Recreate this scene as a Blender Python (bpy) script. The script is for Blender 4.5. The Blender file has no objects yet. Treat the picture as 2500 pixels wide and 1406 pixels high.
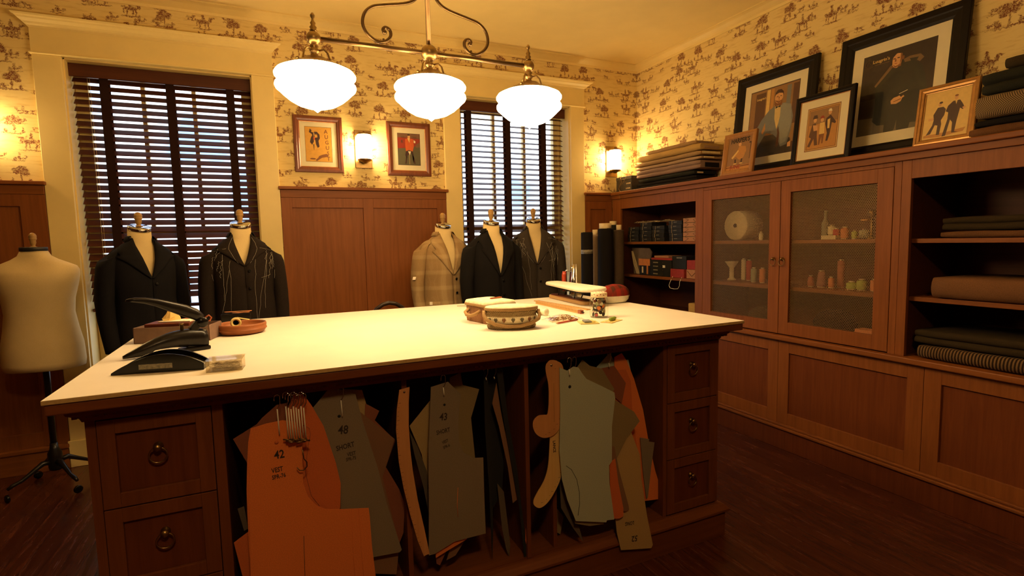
WORLD = 2.3; EXPO = .10; DOME = 74.
import bpy, math, random
from mathutils import Vector, Matrix, Euler
rnd = random.Random(7)
sc = bpy.context.scene
COL = sc.collection
PI = math.pi
# ------------------------------------------------------------------ camera (fitted to the room's edges)
F_PX = 1286.54; CX, CY = 1250, 703; CAM = Vector((0, 0, 1.3716))
_y, _p, _r = math.radians(24.5833), math.radians(-5.152), math.radians(-1.2838)
FW = Vector((math.sin(_y)*math.cos(_p), math.cos(_y)*math.cos(_p), math.sin(_p)))
_R = Vector((math.cos(_y), -math.sin(_y), 0)); _U = _R.cross(FW)
RT = math.cos(_r)*_R + math.sin(_r)*_U; UP = -math.sin(_r)*_R + math.cos(_r)*_U
cd = bpy.data.cameras.new('camera'); cam = bpy.data.objects.new('camera', cd); COL.objects.link(cam)
cam.matrix_world = Matrix(((RT.x, UP.x, -FW.x, CAM.x), (RT.y, UP.y, -FW.y, CAM.y), (RT.z, UP.z, -FW.z, CAM.z), (0, 0, 0, 1)))
cd.sensor_width = 36; cd.lens = F_PX/2500*36; cd.clip_start = .05; sc.camera = cam
sc.view_settings.view_transform = 'Standard'; sc.view_settings.look = 'None'; sc.view_settings.gamma = 1
sc.view_settings.use_curve_mapping = False

def at(px, py, x=None, y=None, z=None, k=0, x0=0):
    """point of the photo measured on a known plane (y may slant: y + k*(X-x0))"""
    d = FW + RT*((px-CX)/F_PX) - UP*((py-CY)/F_PX)
    if x is not None: t = (x-CAM.x)/d.x
    elif z is not None: t = (z-CAM.z)/d.z
    else: t = (y - k*x0 - CAM.y)/(d.y - k*d.x)
    return CAM + d*t

# ------------------------------------------------------------------ colours and materials
def s2l(c): return tuple(((v/12.92) if v <= .04045 else ((v+.055)/1.055)**2.4) for v in c)
def rgb(r, g, b): return s2l((r/255, g/255, b/255))
class NT:
    def __init__(s, name):
        s.m = bpy.data.materials.new(name); s.m.use_nodes = True; s.t = s.m.node_tree; s.n = s.t.nodes
        s.n.clear(); s.out = s.n.new('ShaderNodeOutputMaterial')
    def node(s, ty, ins=None, **kw):
        n = s.n.new(ty)
        for k, v in kw.items(): setattr(n, k, v)
        for k, v in (ins or {}).items():
            if isinstance(v, bpy.types.NodeSocket): s.t.links.new(v, n.inputs[k])
            else: n.inputs[k].default_value = v
        return n
    def math(s, op, a, b=0., c=0.): return s.node('ShaderNodeMath', {0: a, 1: b, 2: c}, operation=op).outputs[0]
    def vmath(s, op, a, b=(0, 0, 0), o=0): return s.node('ShaderNodeVectorMath', {0: a, 1: b}, operation=op).outputs[o]
    def mix(s, f, a, b): 
        n = s.node('ShaderNodeMix', data_type='RGBA')
        for i, v in ((0, f), (6, a), (7, b)):
            if isinstance(v, bpy.types.NodeSocket): s.t.links.new(v, n.inputs[i])
            else: n.inputs[i].default_value = (v if i == 0 else (*v[:3], 1))
        return n.outputs[2]
    def ramp(s, f, lo, hi): 
        return s.node('ShaderNodeMapRange', {0: f, 1: lo, 2: hi}).outputs[0]
    def noise(s, vec, scale, detail=3, rough=.55, dist=0, o=0):
        return s.node('ShaderNodeTexNoise', {'Vector': vec, 'Scale': scale, 'Detail': detail, 'Roughness': rough, 'Distortion': dist}).outputs[o]
    def scalev(s, vec, sc_): return s.vmath('MULTIPLY', vec, sc_)
    def pos(s): return s.node('ShaderNodeTexCoord').outputs['Object']
    def wpos(s): return s.node('ShaderNodeNewGeometry').outputs['Position']
    def bsdf(s, color, rough=.6, metal=0., bump=None, bs=.2, bd=.002, spec=.5, **kw):
        b = s.node('ShaderNodeBsdfPrincipled', {'Roughness': rough, 'Metallic': metal, 'Specular IOR Level': spec})
        if isinstance(color, bpy.types.NodeSocket): s.t.links.new(color, b.inputs['Base Color'])
        else: b.inputs['Base Color'].default_value = (*color[:3], 1)
        for k, v in kw.items(): b.inputs[k.replace('_', ' ')].default_value = v
        if bump is not None:
            bn = s.node('ShaderNodeBump', {'Strength': bs, 'Distance': bd, 'Height': bump}); s.t.links.new(bn.outputs[0], b.inputs['Normal'])
        s.t.links.new(b.outputs[0], s.out.inputs[0]); return s.m

def plain(name, c, rough=.6, metal=0., var=.12, scale=30., bs=.1, spec=.5, **kw):
    t = NT(name); n = t.noise(t.pos(), scale, 4)
    f = t.ramp(n, .3, .7)
    col = t.mix(f, tuple(v*(1-var) for v in c), tuple(min(1, v*(1+var)) for v in c))
    return t.bsdf(col, rough, metal, bump=n, bs=bs, spec=spec, **kw)

def wood(name, c1, c2, axis=2, rough=.48, fine=1., spec=.22):
    """grain runs along the given axis"""
    t = NT(name); st = [30, 30, 30]; st[axis] = 1.6
    p = t.pos(); w = t.noise(t.scalev(p, (1.2, 1.2, 1.2)), 1.5, 2)
    v = t.node('ShaderNodeVectorMath', {0: p, 1: (1, 1, 1)}, operation='MULTIPLY').outputs[0]
    v = t.scalev(v, tuple(st))
    g = t.noise(v, 1.6*fine, 6, .62, .6); g2 = t.noise(v, 5.*fine, 3, .6)
    f = t.math('ADD', t.math('MULTIPLY', t.ramp(g, .3, .72), .75), t.math('MULTIPLY', g2, .25))
    col = t.mix(f, c1, c2)
    col = t.mix(t.math('MULTIPLY', t.ramp(w, .35, .7), .25), col, tuple(x*.6 for x in c1))
    return t.bsdf(col, rough, bump=g2, bs=.12, spec=spec)

def cloth(name, c, kind='plain', c2=None, scale=1., rough=.95):
    t = NT(name); p = t.pos(); c2 = c2 or tuple(min(1, v*1.6+.004) for v in c)
    n = t.noise(p, 320*scale, 2, .7); m = t.noise(p, 6, 3)
    sx = t.node('ShaderNodeSeparateXYZ', {0: p}); X, Y, Z = sx.outputs
    XY = t.math('ADD', X, Y)
    if kind == 'plain': f = t.ramp(n, .35, .65); f = t.math('MULTIPLY', f, .6)
    elif kind in ('hound', 'stripe', 'grid', 'plaid'):
        pe = {'hound': 220, 'stripe': 100, 'grid': 150, 'plaid': 34}[kind]*scale*2*PI/6.283
        a = t.math('SINE', t.math('MULTIPLY', XY if kind != 'stripe' else Y, pe*6.283/6)); b = t.math('SINE', t.math('MULTIPLY', Z, pe*6.283/6))
        if kind == 'stripe': f = t.ramp(a, -.2, .4)
        elif kind == 'plaid':
            a2 = t.math('SINE', t.math('MULTIPLY', XY, pe*6.283*1.8)); 
            f = t.math('ADD', t.math('MULTIPLY', t.ramp(a, .5, .9), .4), t.math('MULTIPLY', t.ramp(b, .5, .9), .4))
            f = t.math('ADD', f, t.math('MULTIPLY', t.ramp(n, .4, .6), .35))
            f = t.math('ADD', f, t.math('MULTIPLY', t.ramp(a2, .7, 1), .15))
        elif kind == 'grid': f = t.ramp(t.math('MAXIMUM', a, b), .6, .95)
        else: f = t.ramp(t.math('MULTIPLY', a, b), -.05, .3)
    col = t.mix(f, c, c2)
    col = t.mix(t.math('MULTIPLY', t.ramp(m, .4, .7), .25), col, tuple(x*.7 for x in c))
    return t.bsdf(col, rough, bump=n, bs=.25, bd=.0015, spec=.15)

def emis(name, c, s):
    t = NT(name); e = t.node('ShaderNodeEmission', {'Color': (*c, 1), 'Strength': s}); t.t.links.new(e.outputs[0], t.out.inputs[0]); return t.m
def glassy(name, tint=(1, 1, 1), refl=.08, rough=.02):
    t = NT(name)
    a = t.node('ShaderNodeBsdfTransparent', {'Color': (*tint, 1)}); g = t.node('ShaderNodeBsdfGlossy', {'Roughness': rough})
    fr = t.node('ShaderNodeLayerWeight', {'Blend': .5}).outputs['Facing']
    mx = t.node('ShaderNodeMixShader', {0: t.math('ADD', refl*.5, t.math('MULTIPLY', t.math('POWER', fr, 5.), .6)), 1: a.outputs[0], 2: g.outputs[0]})
    t.t.links.new(mx.outputs[0], t.out.inputs[0]); return t.m

def wallpaper():
    t = NT('toile_wallpaper'); g = t.node('ShaderNodeSeparateXYZ', {0: t.wpos()})
    u = t.math('ADD', g.outputs[0], g.outputs[1]); v = g.outputs[2]
    P = t.node('ShaderNodeCombineXYZ', {0: u, 1: v}).outputs[0]
    wob = t.noise(P, 42, 6, .85, o=1)
    wv = t.vmath('MULTIPLY', t.vmath('SUBTRACT', wob, (.5, .5, .5)), (.058, .058, 0))
    ink = None
    def layer(sx, sy, off, rand, shapes_a, shapes_b, wobk):
        Q = t.vmath('MULTIPLY', t.vmath('ADD', P, (off, off*.7, 0)), (sx, sy, 0))
        vo = t.node('ShaderNodeTexVoronoi', {'Vector': Q, 'Scale': 1., 'Randomness': rand}, voronoi_dimensions='2D', feature='F1')
        l = t.vmath('SUBTRACT', Q, vo.outputs['Position'])
        rc = t.node('ShaderNodeSeparateXYZ', {0: vo.outputs['Color']}).outputs
        flip = t.math('SUBTRACT', t.math('MULTIPLY', t.math('GREATER_THAN', rc[1], .5), 2.), 1.)
        fl = t.node('ShaderNodeCombineXYZ', {0: flip, 1: 1.}).outputs[0]
        l = t.vmath('MULTIPLY', l, fl)
        l = t.vmath('ADD', l, t.vmath('MULTIPLY', wv, (wobk*sx*.55, wobk*sy*.55, 0)))
        def shape(lst):
            d = None
            for (cx, cy, rx, ry) in lst:
                q = t.vmath('MULTIPLY', t.vmath('SUBTRACT', l, (cx, cy, 0)), (1/rx, 1/ry, 0))
                L = t.node('ShaderNodeVectorMath', {0: q}, operation='LENGTH').outputs['Value']
                d = L if d is None else t.math('MINIMUM', d, L)
            return d
        da, db = shape(shapes_a), shape(shapes_b)
        sel = t.math('GREATER_THAN', rc[0], .5)
        d = t.math('ADD', t.math('MULTIPLY', da, sel), t.math('MULTIPLY', db, t.math('SUBTRACT', 1., sel)))
        return t.ramp(d, 1.15, .8)
    horse = [(0, .02, .19, .075), (-.2, .1, .045, .09), (-.25, .16, .07, .03), (-.13, -.12, .02, .12), (-.05, -.1, .018, .1),
             (.12, -.12, .02, .12), (.19, -.08, .018, .1), (.2, .07, .06, .03), (.01, .17, .045, .1), (.01, .29, .03, .035), (0, -.25, .3, .022)]
    tree = [(0, -.08, .022, .2), (0, .16, .2, .1), (-.1, .08, .1, .06), (.12, .05, .1, .07), (.04, .26, .1, .06), (0, -.28, .34, .022), (.2, -.2, .05, .07), (-.2, -.2, .035, .08), (-.2, -.1, .02, .025)]
    bird = [(0, 0, .2, .06), (-.15, .08, .08, .05), (.1, -.1, .04, .1), (-.1, -.1, .03, .1), (0, -.2, .3, .025)]
    hunt = [(0, 0, .07, .14), (0, .2, .05, .05), (.15, -.05, .1, .05), (-.15, -.08, .07, .1), (0, -.2, .3, .03), (.25, .05, .06, .08)]
    a = layer(5.0, 5.6, .03, .6, horse, tree, 1.5)
    b = layer(8.0, 10., .61, .9, hunt, bird, 1.7)
    fine = t.noise(P, 170, 3, .7)
    tex = t.math('MULTIPLY', t.ramp(fine, .42, .52), t.math('ADD', t.math('MULTIPLY', t.ramp(t.noise(P, 62, 2, .6), .44, .52), .7), .3))
    m = t.math('MAXIMUM', a, t.math('MULTIPLY', b, .8))
    m = t.math('MULTIPLY', m, t.math('ADD', t.math('MULTIPLY', tex, .85), .25))
    streak = t.noise(t.vmath('MULTIPLY', P, (9, 55, 0)), 1., 3, .6)
    soft = t.math('MULTIPLY', t.ramp(streak, .52, .68), .34)
    big = t.math('MULTIPLY', t.ramp(t.noise(P, 4., 2), .45, .7), .16)
    base = t.mix(big, (.80, .63, .27), (.62, .42, .13))
    base = t.mix(soft, base, (.5, .28, .08))
    col = t.mix(t.math('MINIMUM', t.math('MULTIPLY', m, 1.35), .95), base, (.17, .042, .020))
    return t.bsdf(col, .75, spec=.2)

def floorwood():
    t = NT('floor_boards'); p = t.wpos()
    s = t.node('ShaderNodeSeparateXYZ', {0: p}); X, Y = s.outputs[0], s.outputs[1]
    row = t.math('FLOOR', t.math('DIVIDE', X, .075)); fr = t.math('FRACT', t.math('DIVIDE', X, .075))
    gap = t.math('GREATER_THAN', t.math('ABSOLUTE', t.math('SUBTRACT', fr, .5)), .485)
    q = t.node('ShaderNodeCombineXYZ', {0: t.math('MULTIPLY', X, 30.), 1: t.math('MULTIPLY', Y, 2.2), 2: t.math('MULTIPLY', row, 3.7)}).outputs[0]
    g = t.noise(q, 1.2, 6, .65, .5)
    col = t.mix(t.ramp(g, .3, .7), (.055, .013, .006), (.14, .038, .015))
    tone = t.noise(t.node('ShaderNodeCombineXYZ', {0: t.math('MULTIPLY', row, 7.3), 1: t.math('MULTIPLY', Y, .7)}).outputs[0], 1.)
    col = t.mix(t.math('MULTIPLY', t.ramp(tone, .35, .65), .35), col, (.04, .009, .005))
    col = t.mix(t.math('MULTIPLY', gap, .8), col, (.01, .004, .002))
    return t.bsdf(col, t.ramp(g, 0, 2.2), bump=g, bs=.15, spec=.4)

M = {}
M['paper'] = wallpaper(); M['floor'] = floorwood()
M['darkwall'] = wood('far_panelling', (.06, .02, .01), (.10, .035, .015), 2)
M['trim'] = plain('cream_paint', (.84, .66, .27), .45, var=.03, scale=8, bs=.03)
M['ceil'] = plain('ceiling_paint', (.86, .69, .30), .8, var=.03, scale=5, bs=.03)
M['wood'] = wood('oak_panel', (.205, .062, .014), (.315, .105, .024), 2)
M['woodh'] = wood('oak_rail', (.195, .060, .013), (.305, .102, .023), 1)
M['woodx'] = wood('oak_rail_x', (.195, .060, .013), (.305, .102, .023), 0)
M['tw'] = wood('table_wood', (.145, .040, .012), (.235, .072, .020), 2)
M['twx'] = wood('table_wood_rail', (.145, .040, .012), (.235, .072, .020), 0)
M['redpanel'] = wood('dark_red_panel', (.135, .034, .009), (.215, .060, .015), 2)  # cupboard panels: darker, redder tone than the oak frames around them
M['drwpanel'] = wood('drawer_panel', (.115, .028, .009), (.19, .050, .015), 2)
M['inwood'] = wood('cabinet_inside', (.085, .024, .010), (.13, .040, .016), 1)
M['dark'] = wood('blind_wood', (.075, .022, .011), (.12, .038, .018), 0, .4)
M['tape'] = cloth('blind_tape', (.022, .008, .006))
M['glass'] = glassy('window_glass')
M['pglass'] = glassy('picture_glass', refl=.035)
M['brass'] = plain('aged_brass', (.30, .19, .07), .36, 1., .25, 14, .05)
M['bronze'] = plain('bronze', (.16, .098, .042), .38, 1., .25, 14, .05)
M['gold'] = plain('gilt', (.50, .24, .075), .38, .6, .2, 40, .1)
M['chrome'] = plain('chrome', (.72, .72, .74), .12, 1., .04, 9, .01)
M['shade'] = emis('opal_shade', (1., .66, .31), 38.)
M['dome'] = emis('fill_dome_glass', (1., .62, .27), DOME)
M['sconce'] = emis('sconce_glass', (1., .66, .29), 75.)
M['linen'] = cloth('form_linen', (.64, .49, .23), 'plain', (.72, .56, .29))
M['finial'] = wood('finial_wood', (.32, .18, .06), (.46, .28, .09), 2, .35)
M['black'] = plain('black_enamel', (.005, .004, .003), .20, 0, .2, 20, .03, spec=.28)
M['iron'] = plain('cast_iron', (.008, .006, .005), .30, 0, .3, 60, .12, spec=.3)
M['slab'] = plain('cream_tabletop', (.80, .74, .62), .5, 0, .03, 6, .03, spec=.3)
M['slabedge'] = plain('fibre_edge', (.55, .37, .14), .8, 0, .12, 80, .2)
M['mat'] = plain('mat_board', (.80, .73, .50), .85, 0, .03, 20, .02)
M['cream'] = plain('cream_card', (.74, .60, .33), .8, 0, .08, 40, .05)
M['white'] = plain('white_cotton', (.86, .82, .66), .9, 0, .04, 60, .1)

# ------------------------------------------------------------------ mesh builder
class MB:
    def __init__(s): s.v, s.f, s.mi, s.sm = [], [], [], []
    def add(s, vs, fs, mi=0, smooth=False, X=None):
        o = len(s.v)
        s.v += [tuple(X @ Vector(p)) if X else tuple(p) for p in vs]
        s.f += [tuple(i+o for i in f) for f in fs]; s.mi += [mi]*len(fs); s.sm += [smooth]*len(fs); return s
    def box(s, x0, x1, y0, y1, z0, z1, mi=0, X=None):
        vs = [(x, y, z) for z in (z0, z1) for y in (y0, y1) for x in (x0, x1)]
        return s.add(vs, [(0, 2, 3, 1), (4, 5, 7, 6), (0, 1, 5, 4), (2, 6, 7, 3), (0, 4, 6, 2), (1, 3, 7, 5)], mi, False, X)
    def rings(s, rs, mi=0, smooth=True, closed=True, cap0=True, cap1=True, X=None, loop=False):
        n = len(rs[0]); vs = [p for r in rs for p in r]; fs = []
        m = len(rs) if loop else len(rs)-1
        for i in range(m):
            a, b = i*n, ((i+1) % len(rs))*n
            for j in range(n if closed else n-1):
                k = (j+1) % n; fs.append((a+j, a+k, b+k, b+j))
        s.add(vs, fs, mi, smooth, X)
        o = len(s.v)-len(vs)
        if cap0 and closed and not loop: s.f.append(tuple(o+j for j in reversed(range(n)))); s.mi.append(mi); s.sm.append(False)
        if cap1 and closed and not loop: s.f.append(tuple(o+(len(rs)-1)*n+j for j in range(n))); s.mi.append(mi); s.sm.append(False)
        return s
    def lathe(s, prof, n=24, c=(0, 0, 0), mi=0, X=None, ex=1., ey=1., smooth=True):
        rs = [[(c[0]+max(r, .0004)*ex*math.cos(2*PI*j/n), c[1]+max(r, .0004)*ey*math.sin(2*PI*j/n), c[2]+z) for j in range(n)] for r, z in prof]
        return s.rings(rs, mi, smooth, X=X)
    def tube(s, pts, r, n=8, mi=0, X=None, loop=False, cap=True):
        pts = [Vector(p) for p in pts]; rs = []
        L = len(pts); up = None
        for i, p in enumerate(pts):
            a = pts[(i-1) % L] if (loop or i) else p; b = pts[(i+1) % L] if (loop or i < L-1) else p
            d = (b-a).normalized()
            if up is None: up = d.orthogonal().normalized()
            else: up = (up - d*up.dot(d)); up = up.normalized() if up.length > 1e-6 else d.orthogonal().normalized()
            w = d.cross(up); rr = r[i] if isinstance(r, (list, tuple)) else r
            rs.append([tuple(p + up*rr*math.cos(2*PI*j/n) + w*rr*math.sin(2*PI*j/n)) for j in range(n)])
        return s.rings(rs, mi, True, X=X, loop=loop, cap0=cap, cap1=cap)
    def prism(s, poly, z0, z1, mi=0, X=None):
        n = len(poly); vs = [(p[0], p[1], z0) for p in poly] + [(p[0], p[1], z1) for p in poly]
        fs = [tuple(reversed(range(n))), tuple(range(n, 2*n))] + [(j, (j+1) % n, n+(j+1) % n, n+j) for j in range(n)]
        return s.add(vs, fs, mi, False, X)
    def sphere(s, c, r, n=12, mi=0, X=None, sz=1.):
        return s.lathe([(r*math.sin(PI*i/n), -r*sz*math.cos(PI*i/n)) for i in range(n+1)], n*2, c, mi, X)
    def build(s, name, mats, parent=None, bevel=0, seg=2, solid=0, sub=0, world=True, **props):
        vs = s.v
        if parent is None:
            xs, ys, zs = zip(*vs); o = Vector(((min(xs)+max(xs))/2, (min(ys)+max(ys))/2, min(zs)))
            vs = [tuple(Vector(p)-o) for p in vs]
        elif world:
            inv = ROOT(parent).inverted(); vs = [tuple(inv @ Vector(p)) for p in vs]
        me = bpy.data.meshes.new(name); me.from_pydata(vs, [], s.f)
        for m in (mats if isinstance(mats, (list, tuple)) else [mats]): me.materials.append(M[m] if isinstance(m, str) else m)
        me.polygons.foreach_set('material_index', s.mi); me.polygons.foreach_set('use_smooth', s.sm); me.update()
        ob = bpy.data.objects.new(name, me); COL.objects.link(ob)
        if parent is None: ob.location = o
        else: ob.parent = parent
        if bevel:
            m = ob.modifiers.new('bevel', 'BEVEL'); m.width = bevel; m.segments = seg; m.limit_method = 'ANGLE'; m.angle_limit = .6
        if solid: m = ob.modifiers.new('solid', 'SOLIDIFY'); m.thickness = abs(solid); m.offset = 1 if solid > 0 else -1
        if sub: m = ob.modifiers.new('sub', 'SUBSURF'); m.levels = m.render_levels = sub
        for k, v in props.items(): ob['category' if k == 'cat' else k] = v
        return ob
def ROOT(o):
    X = Matrix.Identity(4)
    while o: X = (Matrix.Translation(o.location) @ o.rotation_euler.to_matrix().to_4x4()) @ X; o = o.parent
    return X
def thing(name, label, cat, loc=(0, 0, 0), rz=0, group=None, rx=0, ry=0, kind=None):
    o = bpy.data.objects.new(name, None); COL.objects.link(o); o.empty_display_size = .05
    o.location = loc; o.rotation_euler = (rx, ry, rz)
    if label: o['label'] = label; o['category'] = cat
    if group: o['group'] = group
    if kind: o['kind'] = kind
    return o
def copytree(src, loc=None, rz=None, label=None, group=None, parent=None):
    c = src.copy(); COL.objects.link(c)
    if parent is not None: c.parent = parent
    if loc is not None: c.location = loc
    if rz is not None: c.rotation_euler = (src.rotation_euler[0], src.rotation_euler[1], rz)
    if label: c['label'] = label
    if group: c['group'] = group
    for ch in list(src.children): copytree(ch, parent=c)
    return c
def bx(name, mats, parent, *b, bevel=0, **k):
    return MB().box(*b).build(name, mats, parent, bevel=bevel, **k)
def text(s, size, X, mat, parent, name='lettering', spacing=1., align='CENTER', ext=.0002, sx=1., bold=.018):
    cu = bpy.data.curves.new('t', 'FONT'); cu.body = s; cu.size = size; cu.align_x = align; cu.align_y = 'CENTER'
    cu.space_character = spacing; cu.extrude = ext; cu.offset = size*bold; cu.resolution_u = 2
    ob = bpy.data.objects.new('t', cu); COL.objects.link(ob)
    dg = bpy.context.evaluated_depsgraph_get(); me = bpy.data.meshes.new_from_object(ob.evaluated_get(dg))
    bpy.data.objects.remove(ob); bpy.data.curves.remove(cu)
    me.name = name; Y = ROOT(parent).inverted() @ X @ Matrix.Diagonal((sx, 1, 1, 1)); me.transform(Y)
    me.materials.clear(); me.materials.append(M[mat] if isinstance(mat, str) else mat)
    o = bpy.data.objects.new(name, me); COL.objects.link(o); o.parent = parent; return o
def basis(o, u, v):
    """matrix whose local x,y,z are u,v,u x v at origin o"""
    u = Vector(u).normalized(); v = Vector(v); v = (v-u*v.dot(u)).normalized(); w = u.cross(v)
    return Matrix(((u.x, v.x, w.x, o[0]), (u.y, v.y, w.y, o[1]), (u.z, v.z, w.z, o[2]), (0, 0, 0, 1)))
def struct(o): o['kind'] = 'structure'; return o
# ------------------------------------------------------------------ THE SETTING
YB, XR, XC, ZC = 4.15, 3.24, 2.93, 2.961
XL, YN = -2.45, -2.1
struct(MB().box(XL, XR+.26, YN, YB, -.1, 0).build('floor', 'floor'))
struct(MB().box(XL, XR, YN, YB, ZC, ZC+.1).build('ceiling', 'ceil'))
LW, RW = (-1.076, -.045), (1.46, 2.495)      # window openings
WB, WT = .45, 2.54
b = MB()
for x0, x1 in ((XL-.1, LW[0]), (LW[1], RW[0]), (RW[1], XR+.26)): b.box(x0, x1, YB, YB+.25, 0, ZC)
for x0, x1 in (LW, RW): b.box(x0, x1, YB, YB+.25, 0, WB); b.box(x0, x1, YB, YB+.25, WT, ZC)
struct(b.build('wall_back', 'paper'))
struct(MB().box(XR, XR+.26, YN, YB, 1.787, ZC).box(XR+.2, XR+.26, YN, YB, 0, 1.787).box(XR, XR+.2, YN, -.25, 0, 1.787).build('wall_right', 'paper'))
struct(MB().box(XL-.1, XL, YN, YB, 0, ZC).build('wall_left', 'darkwall'))
struct(MB().box(XL-.1, XR+.26, YN-.1, YN, 0, ZC).build('wall_near', 'darkwall'))
# crown moulding
prof = [(0, 2.905), (.010, 2.905), (.013, 2.922), (.03, 2.930), (.055, 2.945), (.072, 2.950), (.083, 2.952), (.083, 2.961), (0, 2.961)]
def run(prof, a, b_, along, sign, base):
    """extrude a wall profile along x or y"""
    rs = []
    for t, e in ((a, 1), (b_, -1)):
        r = []
        for o, z in prof: r.append((t+e*o, base+sign*o, z) if along == 'x' else (base+sign*o, t+e*o, z))
        rs.append(r)
    return rs
for i, (al, a, c, sg, ba) in enumerate((('x', XL, XR, -1, YB), ('y', YN, YB, -1, XR), ('y', YN, YB, 1, XL), ('x', XL, XR, 1, YN))):
    struct(MB().rings(run(prof, a, c, al, sg, ba), smooth=False).build('trim_%d' % (i+1), 'trim'))

# windows
def window(n, x0, x1):
    w = thing('window_%d' % n, None, None, ((x0+x1)/2, YB, 0), kind='structure')
    co0, co1 = x0-.139, x1+.139
    for side, (a, c) in zip(('left', 'right'), ((co0, x0), (x1, co1))):
        bx('casing', 'trim', w, a, c, YB-.03, YB, .17, WT, bevel=.003)
        bx('plinth_block', 'trim', w, a-.01, c+.0, YB-.04, YB, 0, .17, bevel=.003)
    bx('header', 'trim', w, co0, co1, YB-.035, YB, WT+.008, 2.70, bevel=.002)
    bx('fillet', 'trim', w, co0-.008, co1+.008, YB-.05, YB, WT, WT+.010, bevel=.003)
    cp = [(0, 2.690), (.038, 2.690), (.040, 2.700), (.052, 2.706), (.058, 2.716), (.078, 2.728), (.082, 2.736), (.095, 2.740), (.10, 2.750), (0, 2.750)]
    rs = []
    for t, e in ((co0, -1), (co1, 1)): rs.append([(t+e*max(0, o-.04), YB-o, z) for o, z in cp])
    MB().rings(rs, smooth=False).build('cornice', 'trim', w)
    bx('apron', 'trim', w, x0, x1, YB-.012, YB, 0, WB)
    bx('sill', 'trim', w, x0-.0, x1+.0, YB-.03, YB+.2, WB, WB+.03, bevel=.004)
    bx('jamb', 'trim', w, x0, x0+.008, YB-.002, YB+.25, WB+.03, WT); bx('jamb', 'trim', w, x1-.008, x1, YB-.002, YB+.25, WB+.03, WT)
    bx('jamb', 'trim', w, x0, x1, YB-.002, YB+.25, WT-.008, WT)
    yf = YB+.16; f = MB()
    f.box(x0+.008, x0+.075, yf, yf+.05, WB+.03, WT-.008); f.box(x1-.075, x1-.008, yf, yf+.05, WB+.03, WT-.008)
    f.box(x0+.075, x1-.075, yf, yf+.05, WB+.03, WB+.12); f.box(x0+.075, x1-.075, yf, yf+.05, WT-.08, WT-.008)
    f.box(x0+.075, x1-.075, yf, yf+.05, 1.46, 1.51)
    f.build('sash', 'trim', w, bevel=.004)
    for k in (1, 2): xm = x0+.075+(x1-x0-.15)*k/3; bx('muntin', 'trim', w, xm-.012, xm+.012, yf+.005, yf+.04, WB+.12, WT-.08)
    bx('pane', 'glass', w, x0+.075, x1-.075, yf+.02, yf+.024, WB+.12, WT-.08)
    return w
window(1, *LW); window(2, *RW)

# wainscot on the back wall: stiles, rails, recessed panels, frieze and cap
def wainscot(n, x0, x1, panels, e0=True, e1=True):
    w = thing('trim_%d' % n, None, None, ((x0+x1)/2, YB, 0), kind='structure')
    xs = [x0]
    for a, c in panels: xs += [a, c]
    xs.append(x1)
    f = MB()
    for i in range(0, len(xs), 2): f.box(xs[i], xs[i+1], YB-.030, YB, .16, 1.713)
    for a, c in panels: f.box(a, c, YB-.030, YB, 1.641, 1.713); f.box(a, c, YB-.030, YB, .16, .25)
    f.build('frame', 'wood', w, bevel=.0015)
    for a, c in panels: bx('panel', 'wood', w, a, c, YB-.014, YB, .25, 1.641)
    bx('frieze', 'woodx', w, x0, x1, YB-.036, YB, 1.713, 1.768, bevel=.002)
    bx('cap', 'woodx', w, x0-.012*e0, x1+.012*e1, YB-.062, YB, 1.768, 1.790, bevel=.004)
    bx('baseboard', 'woodx', w, x0, x1, YB-.04, YB, 0, .13, bevel=.002)
    bx('moulding', 'woodx', w, x0, x1, YB-.052, YB, .13, .16, bevel=.008)
wainscot(5, XL, -1.217, [(XL+.1, -1.95), (-1.86, -1.34)], 0, 1)
wainscot(6, .096, 1.320, [(.169, .664), (.739, 1.241)])
wainscot(7, 2.636, XC, [(2.695, 2.862)], 1, 0)
# ------------------------------------------------------------------ built-in cabinets along the right wall
YW = YB-.036
def pull(par, c, ax, r=.020, s=1.):
    """round rose with a hanging ring; ax = outward direction"""
    ax = Vector(ax); X = basis(c, ax.cross(Vector((0, 0, 1))) if abs(ax.z) < .5 else (1, 0, 0), (0, 0, 1))
    if X.to_3x3().col[2].dot(ax) < 0: X = basis(c, -(ax.cross(Vector((0, 0, 1)))), (0, 0, 1))
    k = MB().lathe([(.004, 0), (.011*s, 0), (.011*s, .003), (.006*s, .006), (.006*s, .012), (.010*s, .016), (.008*s, .022), (.002, .025)], 16, X=X)
    h = k.build('ring_pull', 'brass', par)
    pts = [(r*math.sin(a), -r+r*math.cos(a), .015) for a in [2*PI*i/20 for i in range(20)]]
    MB().tube(pts, .0022*s, 8, X=X, loop=True).build('ring', 'brass', h)
    return h
def hexmesh(y0, y1, z0, z1, x, cell=.0098, wire=.0009):
    b = MB(); w = cell; h = cell*.8660; R = cell/math.sqrt(3); r = (cell/2-wire)/math.cos(PI/6)
    nz = int((z1-z0)/h)+1; ny = int((y1-y0)/w)+1
    for i in range(nz):
        for j in range(ny):
            cy = y0+j*w+(w/2 if i % 2 else 0)+w/2; cz = z0+i*h+h/2
            if cy > y1 or cz > z1: continue
            o = [(x, cy+R*math.sin(PI/3*k), cz+R*math.cos(PI/3*k)) for k in range(6)]
            q = [(x, cy+r*math.sin(PI/3*k), cz+r*math.cos(PI/3*k)) for k in range(6)]
            b.add(o+q, [(k, (k+1) % 6, 6+(k+1) % 6, 6+k) for k in range(6)])
    return b
M['mesh'] = plain('brass_mesh', (.36, .22, .095), .5, .5, .1, 60, .02)
XBK = 3.40
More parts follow.
